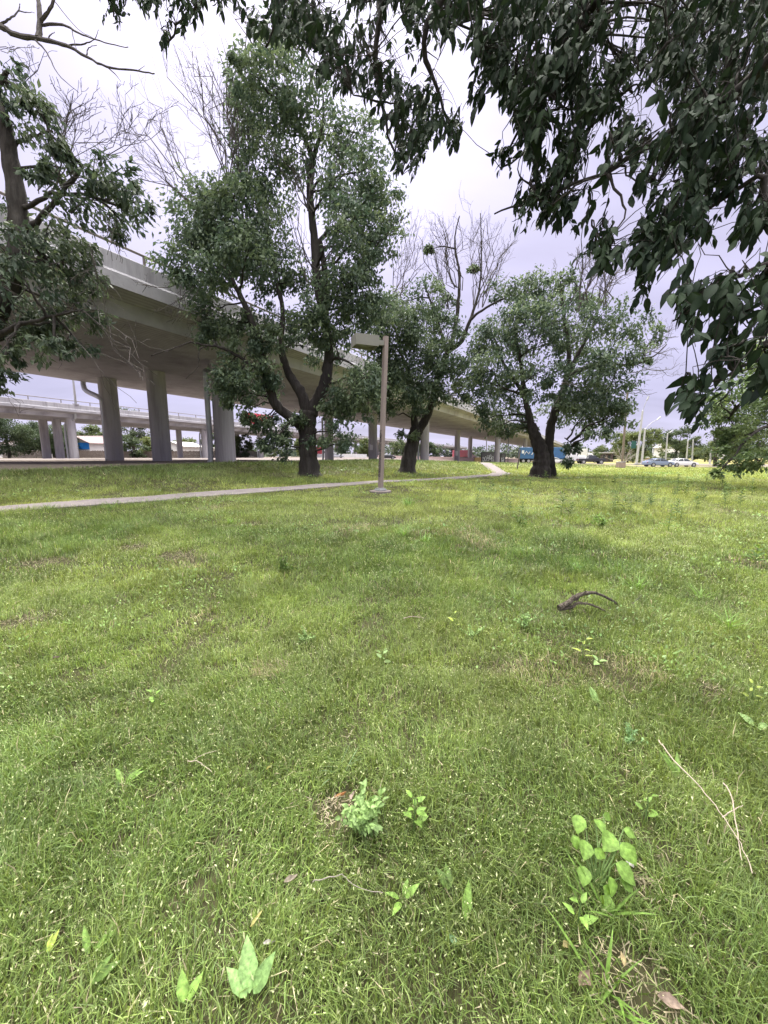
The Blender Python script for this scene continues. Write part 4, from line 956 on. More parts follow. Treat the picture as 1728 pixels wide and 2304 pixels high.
# ------------------------------------------------------------------ park lamp
def lamp_post():
    b = G(856, 1108); x, y, z = b; Y = y
    top = P(868, 757, Y); h = top[2] - z; lean = (top[0] - x)
    t = thing('lamp_post', 'square metal lamp post with a shoebox head and scrawled graffiti, on a concrete pad', 'lamp post', b)
    w = .066; c45, s45 = math.cos(.62), math.sin(.62)
    ax, ay = np.array([c45, s45, 0]), np.array([-s45, c45, 0])
    mpole = mat('weathered_bronze_pole', (.27, .22, .20), .6, .22, 2.2, .1, 30, stretch=(1, 1, .25), stain=(.17, .15, .14), stain_scale=1.6)
    mhead = mat('faded_olive_metal', (.235, .23, .20), .55, .08, 3, stain=(.24, .23, .20))
    axis = unit(top - b)
    mb = MB(); n = 2
    prof = [(w - .008, -w), (w, -w + .008), (w, w - .008), (w - .008, w), (-w + .008, w), (-w, w - .008), (-w, -w + .008), (-w + .008, -w)]
    mb.extrude(prof, b + axis * .10, ax, ay, axis, 0, h - .10)
    mb.build('pole', mpole, t)
    bp = MB(); bp.obox(b + [0, 0, .085], ax, ay, UP, .15, .15, .014)
    bp.build('base_plate', M['galv'], t)
    sk = MB(); sk.extrude([(-.10, -.10), (.10, -.10), (.10, .10), (-.10, .10)], b + [0, 0, .10], ax, ay, UP, 0, .05); sk.build('base_collar', M['galv'], t)
    for i in (-1, 1):
        for j in (-1, 1):
            q = b + ax * .115 * i + ay * .115 * j
            MB().lathe(q, [(.018, .098), (.018, .125), (.009, .126), (.009, .145)], 6).build('anchor_bolt', M['galv'], t)
    MB().lathe(b, [(.35, -.15), (.35, .045), (.335, .06)], 24).build('footing', M['street'], t)
    # head: a box held out on a short arm, pointing left and a little towards the viewer
    zt = P(800, 776, Y)[2]
    hd = unit(np.array([-.93, -.36, 0])); hs = np.array([hd[1], -hd[0], 0])
    pc = b + axis * (h - .20)
    L, Wd, Hh = .36, .26, .15
    cen = pc + hd * (.30 + L) + [0, 0, -.02]
    hb = MB()
    prof = [(-L, -Hh), (L, -Hh), (L, Hh), (-L, Hh)]
    vs = []
    for a_, b_, c_ in ((-1, -1, -1), (1, -1, -1), (1, 1, -1), (-1, 1, -1), (-1, -1, 1), (1, -1, 1), (1, 1, 1), (-1, 1, 1)):
        k = 1.0 if c_ > 0 else .97
        vs.append(cen + hd * L * a_ * k + hs * Wd * b_ * k + UP * Hh * c_)
    hb.add(vs, [(0, 1, 5, 4), (1, 2, 6, 5), (2, 3, 7, 6), (3, 0, 4, 7), (4, 5, 6, 7)])
    # open rim below with a recessed lens
    rim = [cen + hd * L * .97 * a_ + hs * Wd * .97 * b_ + UP * (-Hh) for a_, b_ in ((-1, -1), (1, -1), (1, 1), (-1, 1))]
    inn = [cen + hd * (L - .035) * a_ + hs * (Wd - .035) * b_ + UP * (-Hh) for a_, b_ in ((-1, -1), (1, -1), (1, 1), (-1, 1))]
    ino = [p + UP * .06 for p in inn]
    hb.add(rim + inn + ino, [(0, 4, 5, 1), (1, 5, 6, 2), (2, 6, 7, 3), (3, 7, 4, 0), (4, 8, 9, 5), (5, 9, 10, 6), (6, 10, 11, 7), (7, 11, 8, 4)])
    ho = hb.build('lamp_head', mhead, t)
    MB().obox(cen + UP * (-Hh + .062), hd, hs, UP, L - .035, Wd - .035, .006).build('lens', glass_mat('grimy_lens', (.22, .22, .20)), ho)
    MB().obox(pc + hd * .185 + [0, 0, 0], hd, hs, UP, .125, .05, .07).build('arm', mhead, t)
    # graffiti: a column of scrawled loops down the left face of the pole
    g = MB(); R = random.Random(5)
    nrm = -ax; sd = ay
    if nrm @ np.array([0, -1, 0]) < 0: nrm = -nrm
    cand = [(-ax, ay), (ax, ay), (-ay, ax), (ay, ax)]
    nrm, sd = max(cand, key=lambda f: f[0] @ np.array([-.75, -.66, 0]))
    k = .55
    while k < 1.95:
        hh = R.uniform(.045, .085)
        for r in range(R.randint(1, 2)):
            pts = []
            a0 = R.uniform(0, 6); turns = R.uniform(.6, 1.15) * 6.28
            for i in range(9):
                th = a0 + turns * i / 8
                pts.append(b + axis * (k + hh * .5 * math.sin(th) * R.uniform(.8, 1.2)) + sd * (.048 * math.cos(th)) + nrm * (w + .003))
            g.tube(pts, .0085, 4)
        k += hh * R.uniform(.95, 1.25)
    g.build('graffiti', mat('black_marker', (.02, .02, .025), .6, .1), t)
lamp_post()

# ------------------------------------------------------------------ vehicles (built along local +X, wheels on z = 0)
def loft(st):
    """st: (x, list of (y, z) for the right half from sill up to the roof centre)"""
    mb = MB(); k = len(st[0][1]); vs = []
    for x, half in st:
        vs += [(x, -y, z) for y, z in half] + [(x, y, z) for y, z in half[::-1]]
    R = 2 * k; fs = []
    for i in range(len(st) - 1):
        for j in range(R):
            fs.append((i * R + j, (i + 1) * R + j, (i + 1) * R + (j + 1) % R, i * R + (j + 1) % R))
    fs += [tuple(range(R)), tuple(range((len(st) - 1) * R + R - 1, (len(st) - 1) * R - 1, -1))]
    return mb.add(vs, fs)

def wheels(t, xs, r, w, half, rim=None):
    for x in xs:
        for s in (-1, 1):
            yo = s * half
            m = MB(); n = 20
            a, b = yo - s * w, yo
            pts = [(x, a, r), (x, a + (b - a) * .12, r), (x, a + (b - a) * .88, r), (x, b, r)]
            m.tube(pts, [r * .93, r, r, r * .93], n)
            wo = m.build('wheel', M['tyre'], t, local=True)
            m2 = MB(); m2.tube([(x, b - s * .02, r), (x, b + s * .012, r), (x, b + s * .016, r)], [r * .66, r * .64, r * .2], 14)
            m2.build('rim', rim or M['alloy'], wo, local=True)

def car(label, cat, loc, rz, paint, kind, name='parked_car', group=None):
    t = thing(name, label, cat, loc, rz, group)
    mp = paint_mat(cat + '_paint', paint)
    if kind == 'sedan':
        L = 2.42; hw = .91
        def sec(x, zs, zb, w, zr=None, rw=.60): return (x, [(w * .80, zs), (w * .97, zs + .10), (w, (zs + zb) / 2), (w * .96, zb), (rw if zr else w * .70, zr or zb + .03), (0.0, (zr + .03) if zr else zb + .05)])
        body = loft([sec(-L, .42, .70, .66), sec(-L + .12, .30, .92, .82), sec(-1.75, .22, .99, .90), sec(-1.35, .20, .98, .91), sec(.95, .20, .94, .91), sec(1.55, .20, .86, .89), sec(L - .14, .26, .70, .80), sec(L, .38, .58, .62)])
        cab = [(-1.80, .97, .78, .98, .70), (-1.10, .96, .80, 1.30, .60), (-.55, .96, .81, 1.42, .58), (.10, .95, .81, 1.42, .58), (.55, .94, .80, 1.31, .60), (1.22, .90, .76, .915, .70)]
        gl = loft([(x, [(w, z), (w - .01, z + .02), ((w + rw) / 2 + .02, (z + zr) / 2), (rw, zr - .02), (0, zr)]) for x, z, w, zr, rw in cab])
        rf = loft([(x, [(rw + .005, zr - .03), (rw + .012, zr - .012), (rw - .06, zr + .014), (rw * .5, zr + .028), (0, zr + .03)]) for x, z, w, zr, rw in cab[1:5]])
        wx, wr = (-1.42, 1.44), .335
        lamps = [('headlight', 2.20, .62, .68, .10), ('tail_light', -2.30, .80, .66, .10)]
    else:
        L = 2.85; hw = .98
        def sec(x, zs, zb, w): return (x, [(w * .85, zs), (w, zs + .12), (w, (zs + zb) / 2), (w * .98, zb), (w * .8, zb + .02), (0, zb + .03)])
        body = loft([sec(-L, .62, 1.02, .95), sec(-L + .06, .52, 1.12, .97), sec(-.75, .48, 1.12, .98), sec(.9, .46, 1.16, .98), sec(1.3, .46, 1.14, .98), sec(2.55, .46, 1.06, .94), sec(L, .55, .86, .82)])
        cab = [(-.85, 1.12, .90, 1.14, .88), (-.70, 1.12, .90, 1.78, .72), (-.2, 1.12, .90, 1.84, .70), (.55, 1.12, .90, 1.80, .70), (1.35, 1.12, .88, 1.15, .82)]
        gl = loft([(x, [(w, z), (w - .01, z + .02), ((w + rw) / 2 + .02, (z + zr) / 2), (rw, zr - .02), (0, zr)]) for x, z, w, zr, rw in cab])
        rf = loft([(x, [(rw + .005, zr - .03), (rw + .012, zr - .012), (rw - .06, zr + .014), (rw * .5, zr + .028), (0, zr + .03)]) for x, z, w, zr, rw in cab[1:4]])
        wx, wr = (-1.75, 1.80), .41
        lamps = [('headlight', 2.66, .86, .74, .12), ('tail_light', -2.80, .92, .86, .12)]
    bo = body.build('body', mp, t, local=True, smooth=False)
    gl.build('window', M['glass'], t, local=True)
    rf.build('roof', mp, t, local=True)
    # pillars
    for s in (-1, 1):
        for i, j in ((0, 1), (1, 1), (2, 3), (4, 5)) if kind == 'sedan' else ((1, 1), (3, 4)):
            (xa, za, wa, ra, rwa), (xb, zb, wb, rb, rwb) = cab[i], cab[j]
            x0, x1 = ((xa, xb) if i != j else (xa, xa)) if not (i == 2) else (-.18, -.2)
            if (i, j) in ((4, 5), (3, 4)): p = [(xb - .02, s * (wb + .012), zb + .02), (xa, s * (rwa + .014), ra - .01)]
            elif i == j: p = [(xa - .15, s * (wa + .012), za + .01), (xa + .12, s * (rwa + .03), ra)]
            elif i == 0: p = [(xa + .02, s * (wa + .012), za + .02), (xb, s * (rwb + .014), rb)]
            else: p = [(-.22, s * (.82), .96), (-.22, s * .715, 1.2), (-.24, s * .60, 1.41)]
            MB().tube(p, .035, 5).build('pillar', mp, t, local=True)
    for nm, x, z, y, hz in lamps:
        mt = M['whitepaint'] if nm == 'headlight' else mat('red_lamp', (.35, .02, .02), .3, .05)
        for s in (-1, 1):
            MB().bevbox(x - .10, x + .10, s * y - .10, s * y + .10, z - hz / 2, z + hz / 2, .02).build(nm, mt, t, local=True)
    wheels(t, wx, wr, .22, hw - .01)
    for x in wx:
        for s in (-1, 1):
            MB().tube([(x, s * (hw - .16), wr), (x, s * (hw - .002), wr)], wr * 1.14, 20).build('wheel_arch', M['darksteel'], t, local=True)
    return t

def gp(u, Y, lift=.055):
    d = ray(u, 1040); x = d[0] / d[1] * Y; return (x, Y, tz(x, Y) + lift)
car('blue grey sedan on the lane beyond the lawn, nose to tail with a white one', 'car', gp(1481, 66.6), .02, (.20, .25, .36), 'sedan')
car('white sedan on the lane beyond the lawn, in front of the blue grey one', 'car', gp(1534, 67.6), -.03, (.75, .75, .76), 'sedan')
car('black pickup truck on the street behind the white truck cab', 'pickup truck', gp(1330, 86.5), -.22, (.02, .02, .024), 'pickup', 'pickup_truck')
car('white sedan beside the blue trailer, half hidden by the double trunk', 'car', gp(1246, 88.5), -.2, (.7, .7, .72), 'sedan')
car('dark car parked far off beneath the overpasses, right of the lamp post', 'car', gp(872, 112, .05), .1, (.03, .03, .035), 'sedan')
car('silver car parked far off beneath the overpasses, between the forked tree and the lamp post', 'car', gp(756, 112, .05), .1, (.45, .46, .5), 'sedan')

def semi():
    loc = gp(1262, 92.5); t = thing('semi_truck', 'white semi truck cab pulling a blue box trailer along the street', 'truck', loc, -.2)
    blue = paint_mat('trailer_blue', (.03, .12, .27), .5); wh = paint_mat('cab_white', (.78, .78, .78), .35)
    bx = MB().bevbox(-9.6, .6, -1.25, 1.25, 1.15, 3.75, .03); tr = bx.build('trailer', blue, t, local=True)
    rb = MB()
    for x in np.arange(-9.4, .5, .6): rb.box(x, x + .05, -1.268, -1.2515, 1.2, 3.7)
    rb.box(-9.6, .6, -1.272, -1.2695, 1.1, 1.3); rb.build('trailer_rib', blue, tr, local=True)
    MB().box(.602, .66, -1.2, 1.2, 1.2, 3.7).build('bulkhead', wh, tr, local=True)
    R = random.Random(3)
    for k in range(4):
        x = -8.6 + k * 1.7; MB().tube([(x, -1.275, 2.0), (x + .5, -1.275, 2.8), (x + 1.0, -1.275, 2.2), (x + 1.3, -1.275, 2.7)], .09, 4).build('letter', M['whitepaint'], tr, local=True)
    MB().box(-9.4, 3.2, -.5, .5, .75, 1.12).build('chassis', M['darksteel'], t, local=True)
    def s(x, zb, w, zr): return (x, [(w * .9, .55), (w, .75), (w, zb), (w * .95, zr - .08), (w * .8, zr), (0, zr + .03)])
    loft([s(.9, 1.9, 1.2, 2.85), s(1.0, 2.0, 1.22, 3.0), s(2.7, 2.0, 1.22, 2.95), s(3.0, 1.9, 1.2, 2.8), s(3.55, 1.55, 1.1, 1.95), s(3.6, 1.5, 1.08, 1.88), s(5.0, 1.4, 1.0, 1.72), s(5.25, 1.3, .9, 1.5)]).build('cab', wh, t, local=True)
    g = MB()
    for sg in (-1, 1): g.box(2.05, 2.85, sg * 1.225 - .012, sg * 1.225 + .012, 2.0, 2.55)
    g.obox((3.30, 0, 2.40), (.54, 0, -.84), (0, 1, 0), (.84, 0, .54), .36, .95, .02); g.build('window', M['glass'], t, local=True)
    MB().tube([(1.1, -1.3, 1.2), (1.1, -1.3, 3.4)], .08, 8).build('exhaust_stack', M['galv'], t, local=True)
    MB().bevbox(5.1, 5.4, -1.1, 1.1, .45, .85, .05).build('bumper', M['galv'], t, local=True)
    MB().box(5.252, 5.29, -.7, .7, .9, 1.45).build('grille', M['darksteel'], t, local=True)
    wheels(t, (-8.7, -7.5, .2, 1.3, 4.3), .52, .3, 1.22)
semi()

def box_truck(label, loc, rz, bodyc, cabc, ln, ht, name='box_truck'):
    t = thing(name, label, 'truck', loc, rz)
    bm = paint_mat('truck_body', bodyc, .45); cm = paint_mat('truck_cab', cabc, .4)
    MB().bevbox(-ln + 2, 1.6, -1.2, 1.2, .95, ht, .03).build('cargo_box', bm, t, local=True)
    MB().box(-ln + 2.1, 3.6, -.5, .5, .6, .93).build('chassis', M['darksteel'], t, local=True)
    def s(x, w, zr): return (x, [(w * .9, .5), (w, .7), (w, zr * .6), (w * .95, zr - .1), (w * .8, zr), (0, zr + .02)])
    loft([s(1.7, 1.05, 2.3), s(2.7, 1.05, 2.35), s(3.3, 1.02, 1.6), s(4.1, .95, 1.35), s(4.3, .85, 1.1)]).build('cab', cm, t, local=True)
    g = MB()
    for sg in (-1, 1): g.box(2.0, 2.75, sg * 1.052 - .012, sg * 1.052 + .012, 1.45, 2.0)
    g.obox((3.02, 0, 1.98), (.62, 0, -.78), (0, 1, 0), (.78, 0, .62), .36, .85, .02); g.build('window', M['glass'], t, local=True)
    wheels(t, (-ln + 3.2, 3.5), .45, .3, 1.15)
    return t
box_truck('plain white box truck seen behind the white semi cab', gp(1304, 100), -.5, (.76, .76, .74), (.7, .7, .7), 7, 3.5)
box_truck('red box truck far off beneath the overpasses, behind the forked trunk', gp(716, 130, .05), .2, (.50, .035, .06), (.6, .6, .6), 7, 3.6)
box_truck('pink red van body truck far off between the slim overpass columns', gp(1042, 132, .05), .2, (.48, .10, .14), (.6, .4, .42), 5.5, 3.2)
# red and white lorry up on the far overpass
pz = ZS2 + 1.17
a = at_q(600, 73.2, N2)
t = box_truck('red and white lettered lorry driving on the far overpass, seen through leaves', (*a, pz), math.atan2(D2[1], D2[0]), (.62, .03, .06), (.75, .75, .76), 8.4, 3.9, 'lorry')
R = random.Random(11)
for k in range(13):
    x = -5.6 + k * .52; zz = R.uniform(1.4, 3.0)
    MB().box(x, x + R.uniform(.2, .45), -1.215, -1.203, zz, zz + R.uniform(.15, .6)).build('letter', M['whitepaint'], t, local=True)

# ------------------------------------------------------------------ houses, fence, walls on the far left
def gable_house(label, c, rz, w, d, h, rh, wall, roof, trim=(.8, .8, .8), tarp=False, windows=2, name='house'):
    t = thing(name, label, 'house', c, rz)
    mw = mat('house_siding', wall, .8, .06, 3); mr = mat('roof_shingle', roof, .9, .15, 6); mt = mat('house_trim', trim, .7, .05)
    MB().box(-w / 2, w / 2, -d / 2, d / 2, 0, h).build('wall', mw, t, local=True)
    g = MB(); g.add([(-w / 2, -d / 2 + .003, h), (w / 2, -d / 2 + .003, h), (0, -d / 2 + .003, h + rh), (-w / 2, d / 2, h), (w / 2, d / 2, h), (0, d / 2, h + rh)], [(0, 1, 2), (5, 4, 3), (0, 3, 4, 1)]); g.build('gable', mw, t, local=True)
    r = MB(); o = .45
    sl = rh / (w / 2)
    for s in (-1, 1):
        vs = [(s * (w / 2 + o), y, h - o * sl + dz) for dz in (.02, .18) for y in (-d / 2 - o, d / 2 + o)] + [(0, y, h + rh + dz) for dz in (.02, .18) for y in (-d / 2 - o, d / 2 + o)]
        f = [(0, 1, 5, 4), (2, 6, 7, 3), (0, 2, 3, 1), (0, 4, 6, 2), (1, 3, 7, 5)]
        r.add(vs, f if s > 0 else [q[::-1] for q in f])
    r.build('roof', mr, t, local=True)
    for k in range(windows):
        x = (k + .5) / windows * w - w / 2
        wd = MB().box(x - .5, x + .5, -d / 2 - .03, -d / 2 - .002, 1.0, 2.1).build('window', M['glass'], t, local=True)
        fr = MB()
        for bxs in ((x - .58, x - .5, .95, 2.15), (x + .5, x + .58, .95, 2.15), (x - .5, x + .5, 2.1, 2.17), (x - .5, x + .5, .93, 1.0)): fr.box(bxs[0], bxs[1], -d / 2 - .05, -d / 2 - .001, bxs[2], bxs[3])
        fr.build('frame', mt, wd, local=True)
    if tarp:
        b = MB(); n = 8; vs = []
        for i in range(n + 1):
            x = -w / 2 - .1 + (w + .2) * i / n
            vs += [(x, -d / 2 - .10 - .08 * math.sin(i * 1.9), h + .05), (x, -d / 2 - .16 - .08 * math.cos(i * 1.3), h - .75), (x, -d / 2 - .10 - .06 * math.sin(i * 2.3), h - 1.55)]
        fs = []
        for i in range(n):
            for j in range(2): fs.append((i * 3 + j, i * 3 + 3 + j, i * 3 + 4 + j, i * 3 + 1 + j))
        k = len(vs); vs += [(x, y + .01, z) for x, y, z in vs]; fs += [tuple(a_ + k for a_ in f[::-1]) for f in fs]
        b.add(vs, fs); tp = b.build('tarp', mat('blue_tarpaulin', (.03, .20, .62), .5, .15, 3), t, local=True)
    return t

def gz(u, Y): p = gp(u, Y, 0); return p
gable_house('low house with a pale gable and a blue tarp hung under its eaves', gz(206, 98), -.05, 6.4, 8, 3.6, 1.5, (.62, .60, .60), (.30, .22, .22), tarp=True, windows=1)
gable_house('brown roofed house whose long roof stands behind the tarped gable', gz(196, 112), 1.5, 9, 12, 3.6, 2.4, (.6, .58, .56), (.27, .19, .19), windows=2)
gable_house('white walled house half hidden by dark trees at the edge of the frame', gz(72, 104), .3, 13, 8, 3.4, 1.0, (.82, .78, .76), (.5, .46, .44), windows=3)
gable_house('small white house with a shallow gable behind the fence, between two overpass columns', gz(412, 106), -.2, 7, 8, 2.9, 1.2, (.80, .79, .78), (.42, .40, .39), windows=1)
gable_house('long low flat roofed house behind the fence, left of the nearest overpass column', gz(448, 112), .1, 10, 7, 2.6, .5, (.75, .74, .72), (.55, .53, .52), windows=2)

def board_fence(label, pts, h, mt, posts=True):
    t = thing('fence', label, 'fence', (*pts[0], tz(*pts[0])))
    mb = MB(); R = random.Random(2); po = MB()
    for (xa, ya), (xb, yb) in zip(pts[:-1], pts[1:]):
        L = math.hypot(xb - xa, yb - ya); n = int(L / .16); dx, dy = (xb - xa) / L, (yb - ya) / L
        for i in range(n):
            s = i * .16; x, y = xa + dx * s, ya + dy * s; z = tz(x, y); hh = h * R.uniform(.92, 1.04)
            mb.obox((x + dx * .07, y + dy * .07, z + hh / 2), (dx, dy, 0), (-dy, dx, 0), (0, 0, 1), .072, .012, hh / 2)
    mb.build('board', mt, t)
    for (xa, ya), (xb, yb) in zip(pts[:-1], pts[1:]):
        L = math.hypot(xb - xa, yb - ya); dx, dy = (xb - xa) / L, (yb - ya) / L
        for zz in (.35, .8):
            z0, z1 = tz(xa, ya) + h * zz, tz(xb, yb) + h * zz
            MB().tube([(xa - dy * .05, ya + dx * .05, z0), (xb - dy * .05, yb + dx * .05, z1)], .04, 4).build('rail', mt, t)
    return t
mf = mat('grey_fence_wood', (.16, .13, .115), .9, .3, 3, stretch=(3, 3, .3))
fp = [tuple(gp(u, Y, 0)[:2]) for u, Y in ((8, 84), (120, 90), (240, 92), (350, 95), (470, 99), (592, 104))]
board_fence('long grey board fence behind the far overpass columns', fp, 1.75, mf)
wf = [tuple(gp(u, Y, 0)[:2]) for u, Y in ((700, 128), (735, 128), (775, 128), (826, 129))]
board_fence('low white picket fence far off behind the lamp post', wf, 1.2, M['whitepaint'])

# low pinkish concrete barrier along the street under the overpasses
t = thing('barrier_wall', 'low pinkish concrete barrier wall running along the street under the far overpass', 'barrier', gp(880, 112, 0))
mpk = mat('pinkish_concrete', (.52, .40, .38), .9, .1, 1)
bl = [np.array(gp(u, Y, 0)) for u, Y in ((850, 122), (950, 122), (1020, 118), (1092, 116), (1165, 116))]
for a, b in zip(bl[:-1], bl[1:]):
    d = unit(b - a); s = np.array([-d[1], d[0], 0]); L = np.linalg.norm(b - a)
    MB().extrude([(-.30, -.3), (.30, -.3), (.12, .35), (.10, .95), (-.10, .95), (-.12, .35)], a, s, UP, d, 0, L - .02).build('wall_segment', mpk, t)

# dark cabinets with scrawled graffiti by the path under the overpass
def cabinets():
    for u0, u1, v0, Y, lab in ((1083, 1110, 1018, 78, 'dark grey utility enclosure covered in pale graffiti beside the overpass column'), (1126, 1135, 1021, 80, 'narrow graffiti covered panel right of the near column past the path')):
        a, b = np.array(gp(u0, Y, 0)), np.array(gp(u1, Y, 0)); z1 = P(u0, v0, Y)[2]
        t = thing('enclosure', lab, 'enclosure', ((a + b) / 2))
        d = unit(b - a); s = np.array([-d[1], d[0], 0]); w = np.linalg.norm(b - a); zb = min(a[2], b[2]) - .1
        c = (a + b) / 2; c[2] = (zb + z1) / 2
        MB().obox(c, d, s, UP, w / 2, .5, (z1 - zb) / 2).build('panel', mat('dark_grey_panel', (.07, .07, .075), .7, .2), t)
        MB().obox(c + [0, 0, (z1 - zb) / 2 + .04], d, s, UP, w / 2 + .05, .55, .038).build('lid', M['darksteel'], t)
        g = MB(); R = random.Random(int(u0))
        for k in range(int(5 * w / 2.4)):
            for r in range(2):
                ctr = c + d * (-w / 2 + (k + .6) * w / (5 * w / 2.4 + .3)) - s * .505 + UP * R.uniform(-.5, .5)
                a0 = R.uniform(0, 6); pts = [ctr + d * .19 * math.cos(a0 + i * .75) + UP * R.uniform(.3, .5) * math.sin(a0 + i * .75) for i in range(8)]
                g.tube(pts, .035, 4)
        g.build('graffiti', mat('pale_spray_paint', (.5, .52, .55), .7, .1), t)
cabinets()
a = np.array(gp(1075, 84, 0)); t = thing('crate', 'yellowish box standing beside the graffiti covered enclosure', 'box', a)
MB().bevbox(a[0] - .75, a[0] + .75, a[1] - .5, a[1] + .5, a[2] - .05, a[2] + 1.35, .04).build('body', mat('ochre_paint', (.5, .36, .16), .7, .1), t)
MB().box(a[0] - .79, a[0] + .79, a[1] - .54, a[1] + .54, a[2] + 1.352, a[2] + 1.42).build('lid', mat('pale_lid', (.55, .5, .42), .7, .1), t)

# ------------------------------------------------------------------ posts, poles and signs
def sign_post():
    b = G(1163, 1057); Y = b[1]; top = P(1171, 1012, Y)
    t = thing('sign_post', 'slim leaning metal post with a small white plate, by the path bend', 'sign', b)
    MB().tube([b - [0, 0, .1], top], [.06, .045], 6).build('post', mat('brown_steel', (.12, .10, .09), .7, .2), t)
    p = P(1176.5, 1017, Y); MB().box(p[0] - .10, p[0] + .10, Y - .05, Y - .03, p[2] - .12, p[2] + .14).build('plate', M['whitepaint'], t)
    MB().box(p[0] - .14, top[0] + .02, Y - .028, Y + .02, p[2] - .02, p[2] + .02).build('bracket', M['darksteel'], t)
sign_post()
def slim_pole(u0, v0, u1, v1, Y, r, label, mt, name='utility_pole', cat='pole'):
    g = np.array(gp(u0, Y, 0)); top = P(u1, v1, Y)
    t = thing(name, label, cat, g)
    MB().tube([g - [0, 0, .2], (g + top) / 2, top], [r, r * .85, r * .7], 8).build('pole', mt, t)
    MB().lathe(top, [(r * .7, 0), (r * .8, .02), (r * .2, .12)], 8).build('cap', mt, t)
    return t, g, top
mw = mat('brown_pole_wood', (.20, .165, .14), .9, .2, 4, stretch=(1, 1, .2))
slim_pole(1094, 1042, 1095, 985, 80, .13, 'pale slim pole in front of the graffiti covered enclosure', M['galv'], 'street_pole')
slim_pole(1143, 1042, 1144, 985, 76, .10, 'thin dark pole under the overpass left of the leaning sign post', M['darksteel'], 'street_pole')

# block with the wooden pole
b = G(1396, 1053); Y = b[1]; w = 7.0 * Y / F
t = thing('concrete_block', 'square reddish concrete block in the lawn in front of the wooden pole', 'block', b)
z1 = P(1396, 1039, Y)[2]
MB().bevbox(b[0] - w, b[0] + w, b[1] - w, b[1] + w, b[2] - .2, z1 - .08, .03).build('body', mat('stained_block', (.30, .235, .215), .9, .2, 3), t)
MB().bevbox(b[0] - w - .02, b[0] + w + .02, b[1] - w - .02, b[1] + w + .02, z1 - .078, z1, .02).build('cap', M['concrete'], t)
slim_pole(1400, 1043, 1412, 880, Y + 3.5, .17, 'tall grey brown wooden pole rising behind the concrete block', mw)

def street_lamp(u0, u1, v1, Y, r, label, arm=None, sign=False, armr=.05):
    t, g, top = slim_pole(u0, 1045, u1, v1, Y, r, label, M['lamp_grey'], 'street_lamp', 'street lamp')
    MB().bevbox(g[0] - .35, g[0] + .35, g[1] - .35, g[1] + .35, g[2] - .2, g[2] + .35, .05).build('base', M['concrete'], t)
    if arm:
        e = P(arm[0], arm[1], Y); m = (top + e) / 2 + [0, 0, .25]
        MB().tube(smooth_line3([top - [0, 0, .1], m, e], 4), armr, 6).build('arm', M['galv'], t)
        d = unit(e - top); MB().obox(e + d * .35, d, [0, 1, 0], np.cross(d, [0, 1, 0]), .42, .16, .08).build('lamp_head', M['galv'], t)
    if sign:
        p = P(1427, 1000, Y); q = P(1437, 999, Y)
        MB().box(p[0] - .55, p[0] + .35, Y - .06, Y + .06, p[2] - .75, p[2] + .65).build('signal_head', mat('signal_green', (.03, .10, .09), .5, .1), t)
        MB().tube([(p[0] + .3, Y, p[2] + .05), (q[0] + .2, Y, q[2])], .05, 6).build('signal_arm', M['galv'], t)
    return t
street_lamp(1432, 1446, 925, 76, .23, 'tallest white lamp pole beside the street, with a traffic signal bracketed on it', (1456, 900), True)
street_lamp(1444, 1451.5, 965, 78, .21, 'white lamp pole just right of the tallest one, its arm slanting right', (1479, 944))
street_lamp(1469.5, 1468.5, 982, 130, .22, 'distant slim lamp pole over the green tree, arm to the left', (1461, 973))
street_lamp(1497, 1502, 976, 100, .2, 'pale lamp pole rising in front of the tree behind the sedans', (1507, 973))
street_lamp(1544, 1548, 992, 104, .18, 'short pale pole behind the white sedan bonnet')
t, g, top = slim_pole(1557, 1045, 1559.5, 990, 96, .2, 'grey pole with a pale foot behind the white sedan', M['galv'], 'street_pole')
slim_pole(1597, 1045, 1600, 1012, 84, .2, 'stout pale post left of the white roadside sign', M['lamp_grey'], 'street_pole')
# roadside sign
g = np.array(gp(1615, 84, 0)); t = thing('road_sign', 'white arrow shaped roadside sign on a single post by the bushy tree', 'sign', g)
MB().tube([g - [0, 0, .1], (g[0] + .05, g[1], P(1616, 1030, 84)[2])], .09, 8).build('post', M['whitepaint'], t)
a, b = P(1611, 1031, 84), P(1626, 1022, 84); e = P(1632, 1026.5, 84)
MB().extrude([(a[0], a[2]), (b[0], a[2]), (e[0], e[2]), (b[0], b[2]), (a[0], b[2])], (0, 84 - .16, 0), (1, 0, 0), UP, (0, 1, 0), 0, .05).build('panel', M['whitepaint'], t)

# low buildings beyond the sedans
def lowb():
    Y = 120; a = np.array(gp(1478, Y, 0)); b = np.array(gp(1572, Y, 0)); x0, x1 = a[0], b[0]
    za, zb = P(1486, 1028, Y)[2], P(1560, 1041, Y)[2]; g = min(a[2], b[2]) - .3
    t = thing('building', 'low beige building with a long sloping pale roof behind the two sedans', 'building', a)
    MB().extrude([(x0, g), (x1, g), (x1, zb - .3), (x0 + 1, za - .3)], (0, Y, 0), (1, 0, 0), UP, (0, 1, 0), 0, 9).build('wall', mat('beige_stucco', (.55, .45, .38), .9, .06, 2), t)
    MB().extrude([(x0 + .3, za - .297), (x1 + .5, zb - .34), (x1 + .5, zb + .02), (x0 + .3, za + .10)], (0, Y - .5, 0), (1, 0, 0), UP, (0, 1, 0), 0, 10).build('roof', M['whitepaint'], t)
    w = MB()
    for k in range(3): w.box(x0 + 3.4 + k * 1.6, x0 + 4.2 + k * 1.6, Y - .04, Y + .02, g + .9, g + 1.6)
    w.build('window', M['glass'], t)
    gable_house('white gabled house top showing above the low sloping roof', gz(1497, 150), .1, 5.2, 6, 5.0, 2.0, (.8, .8, .82), (.45, .42, .42), windows=2)
lowb()
